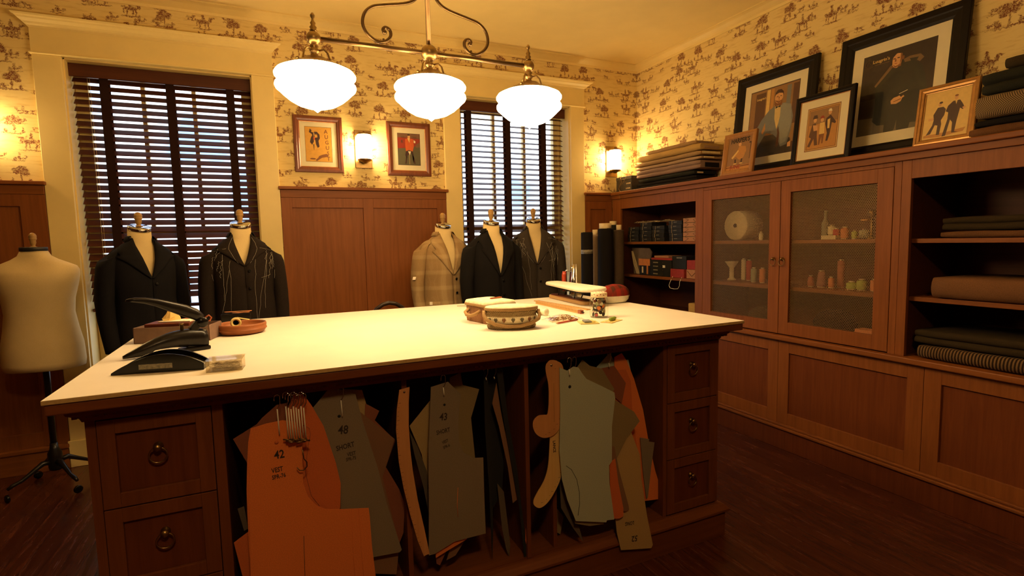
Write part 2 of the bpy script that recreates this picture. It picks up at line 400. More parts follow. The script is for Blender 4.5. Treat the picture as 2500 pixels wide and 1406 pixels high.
def upper(name, label, y0, y1, opens, shelves, rail=1.635, stile_w=None):
    t = thing(name, label, 'cabinet', (XC, (y0+y1)/2, .735))
    f = MB(); ys = [y0]
    for a, c in opens: ys += [a, c]
    ys.append(y1)
    for i in range(0, len(ys), 2):
        if ys[i+1]-ys[i] > .001: f.box(XC, XC+.022, ys[i], ys[i+1], .735, 1.727)
    for a, c in opens: f.box(XC, XC+.022, a, c, rail, 1.727)
    f.build('face_frame', 'wood', t, bevel=.0015)
    a, c = opens[0][0], opens[-1][1]
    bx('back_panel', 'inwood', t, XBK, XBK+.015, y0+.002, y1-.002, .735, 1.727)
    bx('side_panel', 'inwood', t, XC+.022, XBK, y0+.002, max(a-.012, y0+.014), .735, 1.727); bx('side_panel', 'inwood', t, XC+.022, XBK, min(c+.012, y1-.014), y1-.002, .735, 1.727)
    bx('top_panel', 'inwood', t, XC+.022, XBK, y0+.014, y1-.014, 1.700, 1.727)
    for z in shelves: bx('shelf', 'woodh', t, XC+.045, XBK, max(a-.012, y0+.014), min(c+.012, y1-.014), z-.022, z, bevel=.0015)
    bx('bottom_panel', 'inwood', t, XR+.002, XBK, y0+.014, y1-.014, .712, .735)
    return t
u1 = upper('open_shelf_cabinet', 'open brown wood shelf unit stacked with black button boxes in the corner', 2.981, YW, [(3.056, 3.988)], (1.335, 1.040))
u2 = upper('mesh_door_cabinet', 'brown wood cabinet with two hexagonal wire mesh doors', 1.632, 2.980, [(1.667, 2.979)], (1.335, 1.040), 1.705)
u3 = upper('open_fabric_cabinet', 'open brown wood shelf unit holding folded dark suit fabrics at the right edge', -.25, 1.631, [(-.20, 1.587)], (1.335, 1.040))
hexd = {}
for (a, c, m0, m1, py) in ((2.328, 2.977, 2.406, 2.896, 2.364), (1.669, 2.324, 1.748, 2.257, 2.300)):
    d = MB(); d.box(XC-.002, XC+.02, a, m0, .742, 1.703); d.box(XC-.002, XC+.02, m1, c, .742, 1.703)
    d.box(XC-.002, XC+.02, m0, m1, .742, .820); d.box(XC-.002, XC+.02, m0, m1, 1.630, 1.703)
    dd = d.build('door', 'wood', u2, bevel=.0015)
    hexmesh(m0-.003, m1+.003, .817, 1.633, XC+.013).build('wire_mesh', 'mesh', dd)
    pull(dd, (XC-.002, py, 1.218), (-1, 0, 0), .021, .95)
# cornice running over all upper units, ledge and low cupboards
t = thing('cabinet_cornice', 'long brown wood cornice shelf running above the cabinets, carrying frames and fabrics', 'cornice', (XC, 2, 1.727))
bx('frieze', 'woodh', t, XC-.018, XR-.001, -.25, YW, 1.727, 1.760, bevel=.002)
bx('cap', 'woodh', t, XC-.04, XR, -.25, YW-.026, 1.760, 1.787, bevel=.005)
MB().box(XC-.032, XR, -.25, YW, .7045, .7345).build('countertop', 'woodh', bevel=.005, label='long narrow brown wood ledge under the upper cabinets on the right', cat='countertop')
ys = [-.17, .66, 1.49, 2.32, 3.15, YW]
for i in range(5):
    y0, y1 = ys[i], ys[i+1]
    lab = ['low brown panelled cupboard nearest the viewer under the ledge, mostly out of frame', 'low brown panelled cupboard cut off by the right edge of the photo',
           'low brown panelled cupboard directly below the right wire mesh door', 'low brown panelled cupboard half hidden behind the cutting table drawers', 'low brown panelled cupboard in the corner behind the cutting table'][i]
    t = thing('low_cupboard', lab, 'cupboard', (XC, (y0+y1)/2, 0))
    f = MB(); m0, m1 = y0+.076, y1-.076
    f.box(XC, XC+.022, y0+.001, m0, .16, .704); f.box(XC, XC+.022, m1, y1-.001, .16, .704)
    f.box(XC, XC+.022, m0, m1, .16, .236); f.box(XC, XC+.022, m0, m1, .626, .704)
    f.build('face_frame', 'wood', t, bevel=.0015)
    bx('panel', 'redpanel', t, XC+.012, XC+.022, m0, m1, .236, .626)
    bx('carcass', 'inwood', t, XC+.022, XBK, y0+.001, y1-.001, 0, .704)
t = thing('baseboard_right', None, None, (XC, 2, 0), kind='structure')
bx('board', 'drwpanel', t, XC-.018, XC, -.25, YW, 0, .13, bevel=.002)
bx('moulding', 'woodh', t, XC-.030, XC, -.25, YW, .13, .148, bevel=.005); bx('moulding', 'woodh', t, XC-.020, XC, -.25, YW, .148, .163, bevel=.005)

# ------------------------------------------------------------------ wooden venetian blinds
def blind(label, x0, x1, tilt, tapes, cord):
    yc = YB+.10; t = thing('venetian_blind', label, 'blind', ((x0+x1)/2, yc, .96), group=None)
    bx('valance', 'dark', t, x0-.012, x1+.012, yc-.045, yc-.030, 2.452, 2.531, bevel=.003)
    bx('head_rail', 'dark', t, x0, x1, yc-.028, yc+.028, 2.465, 2.520)
    s = MB(); z = 2.442; n = 0
    while z > 1.015:
        w, th = .025, .0016; c, sn = math.cos(tilt), math.sin(tilt)
        vs = []
        jx = 0
        for (x, e) in ((x0, 0), (x1, 0)):
            for (a, h) in ((-w, -th), (w, -th), (w, th), (-w, th)):
                vs.append((x, yc+a*c-h*sn, z+a*sn+h*c))
        s.add(vs, [(0, 1, 2, 3), (7, 6, 5, 4), (0, 4, 5, 1), (1, 5, 6, 2), (2, 6, 7, 3), (3, 7, 4, 0)])
        z -= .0448; n += 1
    s.build('slats', 'dark', t)
    for x in tapes:
        bx('ladder_tape', 'tape', t, x-.024, x+.024, yc-.0255, yc-.0245, .985, 2.46); bx('ladder_tape', 'tape', t, x-.024, x+.024, yc+.0245, yc+.0255, .985, 2.46)
    bx('bottom_rail', 'dark', t, x0, x1, yc-.026, yc+.026, .968, .990, bevel=.004)
    for dx in (0, .012): MB().tube([(cord+dx, yc-.03, 2.45), (cord+dx+.004, yc-.031, 1.6), (cord+dx, yc-.03, 1.06)], .0009, 5).build('pull_cord', 'linen', t)
    return t
def tx(px, py): return at(px, py, y=YB+.075).x
blind('wide dark wood venetian blind in the left window behind two dark jackets', -1.062, -.058, math.radians(43), [tx(254, 214), tx(414, 214), tx(561, 228)], -.98)
blind('dark wood venetian blind in the right window with brighter gaps', 1.474, 2.470, math.radians(24), [tx(1144, 290), tx(1239, 290), tx(1328, 400)], 2.41)
# ------------------------------------------------------------------ pendant light with three opal shades
PY = 2.30; t = thing('pendant_lamp', 'aged brass three-shade pendant light with scroll arms hanging over the cutting table', 'pendant lamp', (.681, PY, 1.9))
XS = (.209, .681, 1.163); ZB = (2.183, 2.195, 2.195)   # ball heights: bar is level
zb = 2.19
MB().lathe([(.010, 0), (.010, ZC-zb-.02), (.055, ZC-zb-.018), (.060, ZC-zb-.004), (.06, ZC-zb-.001)], 20, (XS[1], PY, zb)).build('stem', 'bronze', t)
MB().tube([(XS[0], PY, zb), (XS[2], PY, zb)], .0095, 12).build('cross_bar', 'bronze', t)
for sx in (-1, 1):
    p = []
    key = [(.012, 2.62), (.016, 2.50), (.030, 2.44), (.060, 2.400), (.105, 2.380), (.185, 2.362), (.235, 2.348), (.268, 2.318), (.278, 2.275), (.262, 2.238), (.225, 2.212),
           (.190, 2.214), (.166, 2.236), (.166, 2.262), (.185, 2.272), (.196, 2.262), (.190, 2.252)]
    # Catmull-Rom through the keys
    K = [key[0]]+key+[key[-1]]
    for i in range(1, len(K)-2):
        for q in range(4):
            u = q/4; a, b_, c, d = K[i-1], K[i], K[i+1], K[i+2]
            f = lambda j: .5*(2*b_[j]+(c[j]-a[j])*u+(2*a[j]-5*b_[j]+4*c[j]-d[j])*u*u+(3*b_[j]-a[j]-3*c[j]+d[j])*u**3)
            p.append((XS[1]+sx*f(0), PY, f(1)))
    m = MB().tube(p, .0068, 10); m.sphere((XS[1]+sx*.19, PY, 2.252), .010, 8); m.sphere((XS[1]+sx*.195, PY, 2.222), .005, 6)
    m.build('scroll_arm', 'bronze', t)
for i, x in enumerate(XS):
    c = (x, PY, 0); R = .150
    b_ = MB()
    if i == 1: b_.sphere((x, PY, zb), .036, 14)
    else:
        b_.sphere((x, PY, zb), .028, 12)
        b_.lathe([(.012, .024), (.015, .030), (.010, .034), (.014, .042), (.008, .050), (.011, .058), (.006, .066), (.004, .074), (.009, .082), (.0095, .088), (.004, .097), (.001, .098)], 14, (x, PY, zb))
    b_.build('ball_joint', 'brass', t)
    zc = 2.085
    holder = MB().lathe([(.014, zb-.026), (.018, zb-.032), (.012, zb-.038), (.019, zb-.044), (.019, zb-.054), (.013, zb-.06), (.016, zb-.07), (.030, zc+.028), (.045, zc+.026), (.060, zc+.012),
                         (.085, zc+.004), (.105, zc-.008), (.113, zc-.020), (.113, zc-.026), (.085, zc-.020)], 32, c).build('shade_cap', 'brass', t)
    for k in range(3):
        a = 2*PI*k/3 - .35
        pts = [(.018, zb-.048), (.038, zb-.044), (.052, zb-.058), (.060, zb-.085), (.068, zb-.104), (.080, zb-.110), (.088, zb-.102)]
        m = MB().tube([(x+r*math.cos(a), PY+r*math.sin(a), z) for r, z in pts], .0038, 6); m.sphere((x+.088*math.cos(a), PY+.088*math.sin(a), zb-.100), .0065, 6)
        m.build('cap_arm', 'brass', holder)
    z0 = 1.905
    pr = [(.001, -.004), (.008, .002), (.018, .010), (.045, .016), (.075, .026), (.105, .044), (.128, .064), (.142, .078), (.1515, .086), (.1550, .095), (.1535, .103), (.1475, .109), (.1455, .117), (.1480, .126), (.1545, .133), (.1555, .141), (.148, .152), (.125, .163), (.108, .168)]
    MB().lathe(pr, 40, (x, PY, z0)).build('opal_shade', 'shade', t)
# ------------------------------------------------------------------ wall sconces
def sconce(label, x, zc):
    t = thing('wall_sconce', label, 'wall light', (x, YB, zc-.13), group=None)
    w = .062
    bx('back_plate', 'brass', t, x-w, x+w, YB-.010, YB, zc-.145, zc+.135, bevel=.003)
    MB().lathe([(.001, -.118), (.012, -.116), (.020, -.108), (.046, -.100), (.052, -.094), (.052, -.086), (.046, -.084)], 24, (x, YB-.062, zc)).box(x-.008, x+.008, YB-.06, YB-.01, zc-.105, zc-.093).build('holder', 'brass', t)
    MB().lathe([(.050, -.086), (.053, -.080), (.053, .085), (.050, .090), (.020, .0901), (.001, .0902)], 32, (x, YB-.062, zc)).build('glass_cylinder', 'sconce', t)
    MB().lathe([(.001, .0905), (.054, .0905), (.056, .100), (.030, .104), (.012, .106), (.008, .116), (.002, .120)], 24, (x, YB-.062, zc)).build('cap', 'brass', t)
sconce('brass wall sconce with white glass cylinder between two framed pictures', .688, 2.085)
sconce('glowing wall sconce in the right corner above the black cardboard box', 2.945, 2.085)
sconce('wall sconce at the far left whose glow spills on the wallpaper', -1.545, 2.085)
# ------------------------------------------------------------------ cutting table
TX0, TX1, TY0, TY1 = -.5397, 1.8761, 1.657, 2.994
s_ = MB().box(TX0, TX1, TY0, TY1, .9865, .9995, 0)
s_.mi[0] = 1
for k in (2, 3, 4, 5): s_.mi[k] = 1
s_.build('tabletop', ['slab', 'slabedge'], bevel=.002, label='large cream tabletop sheet of the cutting table, tools laid out on it', cat='tabletop')
t = thing('cutting_table', 'big dark brown wooden cutting table with drawers and an open bay of hanging patterns', 'table', ((TX0+TX1)/2, (TY0+TY1)/2, 0))
bx('top_board', 'twx', t, TX0+.004, TX1-.004, TY0+.004, TY1-.004, .957, .9865, bevel=.004)
BX0, BX1, BY0, BY1 = -.478, 1.807, 1.735, 2.925
cv = [(0, .913), (.004, .913), (.008, .924), (.030, .940), (.036, .957), (0, .957)]
m = MB(); pts = [(BX0, BY0, -1, -1), (BX1, BY0, 1, -1), (BX1, BY1, 1, 1), (BX0, BY1, -1, 1)]
m.rings([[(x+sx*o, y+sy*o, z) for o, z in cv] for x, y, sx, sy in pts], smooth=False, loop=True); m.build('cove_moulding', 'twx', t)
m = MB(); x = BX0-.02
while x < BX1+.02: m.box(x, x+.011, BY0-.022, BY0-.010, .927, .9395); x += .0195
y = BY0
while y < BY1: m.box(BX0-.022, BX0-.010, y, y+.011, .927, .9395); m.box(BX1+.010, BX1+.022, y, y+.011, .927, .9395); y += .0195
m.build('dentil_strip', 'twx', t)
# carcass
zf = .150
for a_, c_ in ((BX0, -.455), (-.180, -.152), (1.492, 1.512), (1.797, BX1)): bx('post', 'tw', t, a_, c_, BY0, BY0+.02, zf, .913, bevel=.001)
f = None
bx('side_panel', 'tw', t, BX0, BX0+.02, BY0+.02, BY1, .12, .913); bx('side_panel', 'tw', t, BX1-.02, BX1, BY0+.02, BY1, .12, .913)
bx('back_panel', 'twx', t, BX0+.02, BX1-.02, BY1-.02, BY1, .12, .913)
bx('bay_side', 'tw', t, -.172, -.152, BY0+.02, 2.45, .157, .913); bx('bay_side', 'tw', t, 1.492, 1.510, BY0+.02, 2.45, .157, .913)
bx('bay_back', 'twx', t, -.172, 1.510, 2.45, 2.47, .12, .913)
bx('bay_floor', 'twx', t, -.152, 1.492, BY0+.002, 2.45, .135, .157)
for x, y0 in ((.378, BY0+.004), (.832, BY0-.006), (.955, BY0+.010)): bx('divider', 'tw', t, x, x+.017, y0, 2.45, .157, .913, bevel=.001)
pl = [(0, 0), (.030, 0), (.030, .112), (.044, .118), (.044, .128), (.036, .136), (.026, .146), (.014, .152), (0, .152)]
m = MB().rings([[(x+sx*(o-.004), y+sy*(o-.004), z) for o, z in pl] for x, y, sx, sy in pts], smooth=False, loop=True); m.build('plinth', 'twx', t, bevel=.001)
dr = None
def drawer(x0, x1, z0, z1):
    d = MB(); y = BY0-.003; w = .040; g = .002
    x0 += g; x1 -= g; z0 += g; z1 -= g
    d.box(x0, x0+w, y, y+.02, z0, z1); d.box(x1-w, x1, y, y+.02, z0, z1); d.box(x0+w, x1-w, y, y+.02, z0, z0+w); d.box(x0+w, x1-w, y, y+.02, z1-w, z1)
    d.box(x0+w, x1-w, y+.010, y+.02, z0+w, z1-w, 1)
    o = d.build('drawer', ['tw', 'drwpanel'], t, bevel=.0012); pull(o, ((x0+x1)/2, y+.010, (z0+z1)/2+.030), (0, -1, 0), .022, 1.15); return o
for z0, z1 in ((.6565, .911), (.405, .6565), (.157, .405)): drawer(-.455, -.180, z0, z1); drawer(1.512, 1.797, z0, z1)

# added fill lamp, unseen behind the viewer, to light the hanging patterns
t = thing('ceiling_fill_light', 'added fill light with an opal dome, unseen on the ceiling behind the viewer', 'ceiling light', (.1, -.55, ZC-.12))
MB().lathe([(.19, 0), (.20, -.004), (.205, -.02), (.19, -.03), (.15, -.031)], 32, (.1, -.55, ZC)).build('rim', 'brass', t)
MB().lathe([(.001, -.135), (.05, -.130), (.10, -.112), (.145, -.080), (.172, -.045), (.178, -.028), (.15, -.026)], 32, (.1, -.55, ZC)).build('opal_dome', 'dome', t)
# ------------------------------------------------------------------ dress forms and jackets
M['cap_dark'] = plain('dark_cap', (.012, .010, .009), .5, 0, .1, 20, .03)
def ell(z, a, b, yo=0., n=36, p=2.3, a0=0., a1=2*PI, off=0.):
    """ring round the form; angle 0 is the front (-y)"""
    r = []
    for j in range(n):
        t = a0+(a1-a0)*j/(n if abs(a1-a0-2*PI) < 1e-6 else n-1)
        s_, c = math.sin(t), math.cos(t)
        r.append(((a+off)*math.copysign(abs(s_)**(2/p), s_), yo-(b+off)*math.copysign(abs(c)**(2/p), c), z))
    return r
def dress_form(label, x, y, rz, capz, bare=False):
    t = thing('dress_form', label, 'dress form', (x, y, 0), rz); dz = capz-1.51
    X = ROOT(t)
    if bare:
        L = [(.700, .155, .110), (.705, .185, .130), (.74, .190, .135), (.84, .186, .128), (.93, .170, .115), (1.02, .158, .108), (1.10, .165, .115), (1.18, .186, .126), (1.235, .200, .122),
             (1.262, .202, .105), (1.285, .190, .088), (1.305, .150, .075), (1.325, .105, .066), (1.345, .074, .058), (1.372, .060, .054)]
        body = MB().rings([ell(z, a, b) for z, a, b in L]); ztop = 1.372; cr, hub = .062, 'cap_dark'
    else:
        L = [(.78, .14, .10), (.80, .165, .115), (.95, .150, .10), (1.10, .145, .095), (1.22, .16, .104), (1.30, .165, .092), (1.345, .150, .075), (1.38, .105, .062), (1.405, .072, .058), (1.43, .058, .056), (1.488, .0545, .0545)]
        rs = [ell(z+dz, a, b) for z, a, b in L]
        for k, sh in ((-1, .36), (-2, .25), (-3, .12)): rs[k] = [(p[0], p[1], p[2]+sh*p[1]) for p in rs[k]]
        body = MB().rings(rs); ztop = 1.488+dz; cr, hub = .0565, 'chrome'
    body.build('torso', 'linen', t, world=False)
    MB().lathe([(cr-.002, 0), (cr, .001), (cr, .020), (cr-.002, .022), (.001, .023)], 32, (0, 0, 0), X=Matrix.Translation((0, 0, ztop)) @ Matrix.Rotation(0 if bare else .345, 4, 'X')).build('neck_cap', hub, t, world=False)
    z = ztop+.020; k = .88 if bare else 1.
    MB().lathe([(.020*k, 0), (.020*k, .003), (.012*k, .006), (.010*k, .012), (.014*k, .020), (.0165*k, .030), (.015*k, .038), (.019*k, .044), (.021*k, .052), (.0185*k, .054), (.0205*k, .058), (.0205*k, .066), (.016*k, .075), (.009*k, .081), (.001, .083)], 20, (0, 0, z)).build('finial', 'finial', t, world=False)
    zl = .70 if bare else .78+dz
    MB().lathe([(.016, .10), (.016, zl), (.010, zl+.02)], 16, (0, 0, 0)).lathe([(.03, .10), (.034, .12), (.034, .20), (.022, .225), (.018, .26)], 16).build('stand_pole', 'iron', t, world=False)
    for k in range(4):
        a = PI/4+k*PI/2; lr = 1. if bare else .66; c, s_ = lr*math.cos(a), lr*math.sin(a)
        m = MB().tube([(c*r, s_*r, z) for r, z in ((.02, .150), (.06, .155), (.11, .125), (.16, .095), (.20, .085), (.225, .072))], [.016, .015, .012, .010, .011, .008], 8)
        lg = m.build('leg', 'iron', t, world=False)
        MB().lathe([(.001, -.008), (.018, -.008), (.022, -.005), (.022, .005), (.018, .008), (.001, .008)], 16, X=Matrix.Translation((c*.228, s_*.228, .0225)) @ Matrix.Rotation(a+PI/2, 4, 'Z') @ Matrix.Rotation(PI/2, 4, 'X')).build('caster', 'black', lg, world=False)
    return t
def prof_at(L, z):
    for (z0, a0, b0), (z1, a1, b1) in zip(L, L[1:]):
        if z <= z1: u = max(0, (z-z0)/(z1-z0)); u = u*u*(3-2*u)*.4+u*.6; return a0+(a1-a0)*u, b0+(b1-b0)*u
    return L[-1][1:]
def jacket(label, x, y, rz, dz, mat, apex=1.18, lap=.075, hem=.80, tags=False, stitch=0, wide=1., lapmat=None, flap=False):
    t = thing('jacket', label, 'jacket', (x, y, hem), rz)
    W = lambda b, n, m, p=t, **k: b.build(n, m, p, world=False, **k)
    L = [(hem, .198, .145), (.90, .190, .138), (1.00, .176, .128), (1.10, .170, .125), (1.20, .178, .130), (1.28, .184, .124), (1.33, .182, .112), (1.362, .168, .096), (1.386, .135, .084), (1.408, .100, .075), (1.430, .074, .068), (1.448, .064, .062)]
    L = [(z+dz, a*wide, b) for z, a, b in L]; ap = apex+dz; top = L[-1][0]; xo = .056
    def gap(z): return 0.0 if z <= ap else xo*((z-ap)/(top-ap))**.85
    def phi0(z):
        a, b = prof_at(L, z); g = gap(z)
        return (min(1, g/a))**(2.3/2) if g > 0 else 0.
    def S(phi, z, off=0.):
        a, b = prof_at(L, z); s_, c = math.sin(phi), math.cos(phi)
        return ((a+off)*math.copysign(abs(s_)**(2/2.3), s_), -(b+off)*math.copysign(abs(c)**(2/2.3), c), z-hem)
    zs = [hem+dz*0+i*(top-hem)/44 for i in range(45)]
    body = MB(); rs = []
    for z in zs:
        p0 = phi0(z)
        if z < ap-.26: p0 = ((ap-.26-z)/(ap-.26-hem))**2*.14       # fronts cut away towards the hem
        fold = lambda j: .0035*math.sin(j*.9+z*9)*max(0, (ap-z))/.4
        rs.append([S(p0+(2*PI-2*p0)*j/56, z, fold(j)) for j in range(57)])
    body.rings(rs, closed=False, cap0=False, cap1=False); W(body, 'body', mat, solid=-.005)
    # overlapping front edge and button
    W(MB().tube([S(.012+.0*i, ap-.01-i*.03, .003) for i in range(5)], .0022, 6), 'front_edge', mat)
    for q in (0, 1): bz = ap-.035-q*.10; p = S(.10, bz, .004); MB().lathe([(.001, 0), (.0085, 0), (.0085, .003), (.006, .004), (.001, .003)], 12, X=Matrix.Translation(p) @ Matrix.Rotation(PI/2, 4, 'X')).build('button', 'black', t, world=False)
    # lapels
    for sg in (1, -1):
        rows = []; n = 26; zt = ap+(top-ap)*.66
        for i in range(n+1):
            u = i/n; z = ap-.004+(top-.004-ap)*u; a, b = prof_at(L, z)
            if z <= zt: w = .004+lap*1.15*max(0, z-ap)/(zt-ap)
            else: v = (z-zt)/(top-zt); w = (.030+.030*(1-v)) if v > .06 else lap*1.15-.0
            row = []
            for k in range(5):
                v = k/4; ph = phi0(z)+(w*v)/a*1.25
                q = (z-ap)/(zt-ap); drop = -.030*v*(min(1, q)**3 if z <= zt else 1.)
                row.append(S(sg*ph, max(ap-.01, z+drop), .0045+.0035*v))
            rows.append(row)
        if sg < 0: rows = [list(reversed(r)) for r in rows]
        W(MB().rings(rows, closed=False, cap0=False, cap1=False), 'lapel', lapmat or mat, solid=.003)
        s2 = MB().tube([(r[-1] if sg > 0 else r[0]) for r in rows[:18]], .0013, 5); W(s2, 'lapel_edge', mat)
    # collar band round the back of the neck
    rr = []
    for (z, o) in ((top-.020, .010), (top+.004, .009), (top+.010, .002), (top+.002, -.003)):
        rr.append([S(phi0(top)+.15+(2*PI-2*phi0(top)-.3)*j/40, min(z, top), o)[:2]+(z-hem,) for j in range(41)])
    W(MB().rings(rr, closed=False, cap0=False, cap1=False), 'collar', mat, solid=.002)
    # sleeves
    for sg in (1, -1):
        P = [(.120, .0, 1.375, .030, .050), (.150, .0, 1.366, .046, .062), (.178, 0, 1.335, .052, .070), (.190, .0, 1.29, .050, .070), (.203, .004, 1.20, .047, .066), (.213, .004, 1.10, .045, .060),
             (.216, -.006, 1.00, .042, .054), (.212, -.022, .92, .040, .049), (.206, -.040, .84, .038, .045), (.204, -.044, .815, .037, .044)]
        rs = []
        for i, (px, py, z, ra, rb) in enumerate(P):
            z += dz; tilt = [1.15, .85, .35, .1, .05, 0, 0, 0, 0, 0][i]
            ring = []
            for j in range(24):
                a = 2*PI*j/24; w = 1+.03*math.sin(3*a+z*17)
                dx = ra*math.cos(a)*w; dy = rb*math.sin(a)*w
                ring.append((sg*(px*wide+dx*math.cos(tilt)), py+dy, z-hem-dx*math.sin(tilt)))
            if sg < 0: ring.reverse()
            rs.append(ring)
        W(MB().rings(rs), 'sleeve', mat)
    if flap:
        for sg in (1, -1):
            rows = [[S(sg*(.55+.62*k/6), z, .006) for k in range(7)] for z in (.965+dz, .945+dz, .915+dz)]
            if sg < 0: rows = [list(reversed(r)) for r in rows]
            W(MB().rings(rows, closed=False, cap0=False, cap1=False), 'pocket_flap', mat, solid=.002)
    if tags:
        for ph, z, o, rot in ((-.95, .955, .012, .2), (-1.0, .872, .012, .1)):
            p = S(ph, z+dz, o); q = S(ph, z+dz, o+.02); n = Vector((p[0]*.5, p[1], 0)).normalized()
            X = basis(p, Vector((0, 0, 1)).cross(n), (math.sin(rot), 0, 1))
            bx('sticker_tag', 'tagw', t, -.010, .010, -.011, .011, -.0005, .0008, world=False, X=None) if False else MB().box(-.010, .010, -.011, .011, -.0005, .0012, X=X).build('sticker_tag', 'tagw', t, world=False)
        X = basis((-.253*wide, -.030, 1.135+dz-hem), Vector((.55, -.83, 0)), (.5, 0, 1)); MB().box(-.011, .011, -.011, .011, -.002, .002, X=X).build('sticker_tag', 'tagw', t, world=False)
    if stitch:
        m = MB(); R = random.Random(stitch)
        def line(a, b_, wob=.02):
            n = 9; pts = []
            for i in range(n+1):
                u = i/n; ph = a[0]+(b_[0]-a[0])*u+R.uniform(-wob, wob); z = a[1]+(b_[1]-a[1])*u
                pts.append(S(ph, z+dz, .0095+R.uniform(0, .002)))
            m.tube(pts, .00045, 4)
        for sg in (-1, 1):
            for k in range(3): line((sg*R.uniform(.2, .9), R.uniform(1.24, 1.34)), (sg*R.uniform(.2, .9), R.uniform(.88, 1.08)), .02)
            for k in range(7):
                a = (sg*R.uniform(.45, 1.35), R.uniform(1.27, 1.37)); line(a, (a[0]+sg*R.uniform(-.2, .25), a[1]-R.uniform(.03, .14)), .05)
            line((sg*.5, 1.365), (sg*1.5, 1.335), .04); line((sg*1.35, 1.34), (sg*1.15, 1.18), .04)
            line((sg*phi0(ap)+sg*.13, apex+.01), (sg*.62, apex+.16), .01)
        line((.45, 1.19), (.85, 1.205), .01)
        m.build('basting_stitches', 'thread', t, world=False)
    return t
M['thread'] = plain('white_thread', (.62, .58, .45), .9)
M['tagw'] = plain('white_tag', (.85, .76, .60), .8, var=.03)
M['navy'] = cloth('navy_wool', (.007, .0065, .008), 'plain', (.013, .011, .012))
M['char'] = cloth('charcoal_wool', (.014, .009, .007), 'plain', (.030, .021, .016))
M['tan'] = cloth('tan_plaid_wool', (.27, .165, .070), 'plaid', (.44, .31, .15), 1.6)
M['blackw'] = cloth('black_wool', (.006, .005, .005), 'plain', (.011, .009, .008))
M['grey'] = cloth('grey_wool', (.034, .026, .020), 'plain', (.062, .048, .036))
R_ = math.radians
dress_form('bare cream linen dress form with dark neck cap at the left edge', -1.205, 3.83, R_(-6), 0, True)
FM = [(-.672, 3.66, 29, 1.500, 'dress form inside the plain dark jacket in the left window'),
      (-.148, 3.55, 6, 1.512, 'dress form inside the basted dark jacket beside the left window casing'),
      (1.159, 3.72, 12, 1.502, 'dress form inside the tan plaid jacket'),
      (1.432, 3.46, 4, 1.514, 'dress form inside the plain black jacket in front of the right window'),
      (1.888, 3.70, -16, 1.536, 'rightmost dress form, inside the grey basted jacket')]
for x, y, a, cz, lab in FM: dress_form(lab, x, y, R_(a), cz)
def jk(i, lab, dz, mat, **k):
    x, y, a, cz, _ = FM[i]; return jacket(lab, x, y, R_(a), cz-1.515+dz, mat, **k)
jk(0, 'plain dark navy suit jacket hanging open to a deep V in the left window', 0, 'navy', apex=1.222, wide=.90)
jk(1, 'dark brown jacket covered with white basting stitches, right of the navy one', 0, 'char', apex=1.268, stitch=3, wide=.93)
jk(2, 'tan plaid jacket with small white sticker tags', 0, 'tan', apex=1.155, tags=True, flap=True, wide=1.02)
jk(3, 'plain black jacket between the tan and the grey jacket', 0, 'blackw', apex=1.135, lap=.06, wide=.93)
jk(4, 'grey jacket with loose basting threads on the shoulder, next to the fabric rolls', 0, 'grey', apex=1.17, stitch=11, wide=1.02)
# ------------------------------------------------------------------ framed pictures
def C(name, r, g, b, rough=.6, **k): M[name] = plain(name, rgb(r, g, b), rough, var=.06, scale=60, bs=.02, **k)
M['mahog'] = wood('mahogany_frame', (.12, .030, .012), (.22, .06, .022), 2, .3, spec=.5)
M['blackf'] = plain('black_frame', (.007, .004, .003), .45, 0, .2, 50, .1, spec=.2)
M['oakf'] = wood('oak_frame', (.34, .15, .045), (.48, .24, .08), 2, .45)
M['gilt2'] = plain('gold_frame', (.42, .22, .07), .35, .55, .15, 40, .1)
def frame(name, label, bl, u, v, w, h, fw, fm, mat_w, depth=.02, lip='gold', cat='framed picture', easel=False, gap=.004):
    """bl = lower left corner of the front, u = to the right, v = up; returns (root, matrix, inner rect)"""
    t = thing(name, label, cat, tuple(Vector(bl)+Vector(u).normalized()*w/2))
    X = basis(bl, u, v)
    f = MB()
    rect = lambda o, z: [(o, o, z), (w-o, o, z), (w-o, h-o, z), (o, h-o, z)]
    f.rings([rect(0, -depth), rect(0, -.003), rect(.003, 0), rect(fw*.45, .002), rect(fw*.55, -.001), rect(fw*.86, -.003), rect(fw, -.008), rect(fw, -depth)], smooth=False, loop=True, X=X)
    f.build('frame', fm, t)
    MB().rings([rect(fw-.001, -.0075), rect(fw+.003, -.0085), rect(fw+.003, -.0125), rect(fw-.001, -.0125)], smooth=False, loop=True, X=X).build('lip', lip, t)
    MB().box(fw, w-fw, fw, h-fw, -.016, -.012, X=X).build('mat_board', 'mat', t)
    if easel: MB().box(w*.42, w*.58, .003, h*.7, -.004, 0, X=X @ Matrix.Translation((0, 0, -depth)) @ Matrix.Rotation(.0, 4, 'X')).build('backing', 'inwood', t)
    MB().box(fw, w-fw, fw, h-fw, -.0095, -.0090, X=X).build('glazing', 'pglass', t)
    a = fw+mat_w
    return t, X, (a, a, w-2*a, h-2*a)
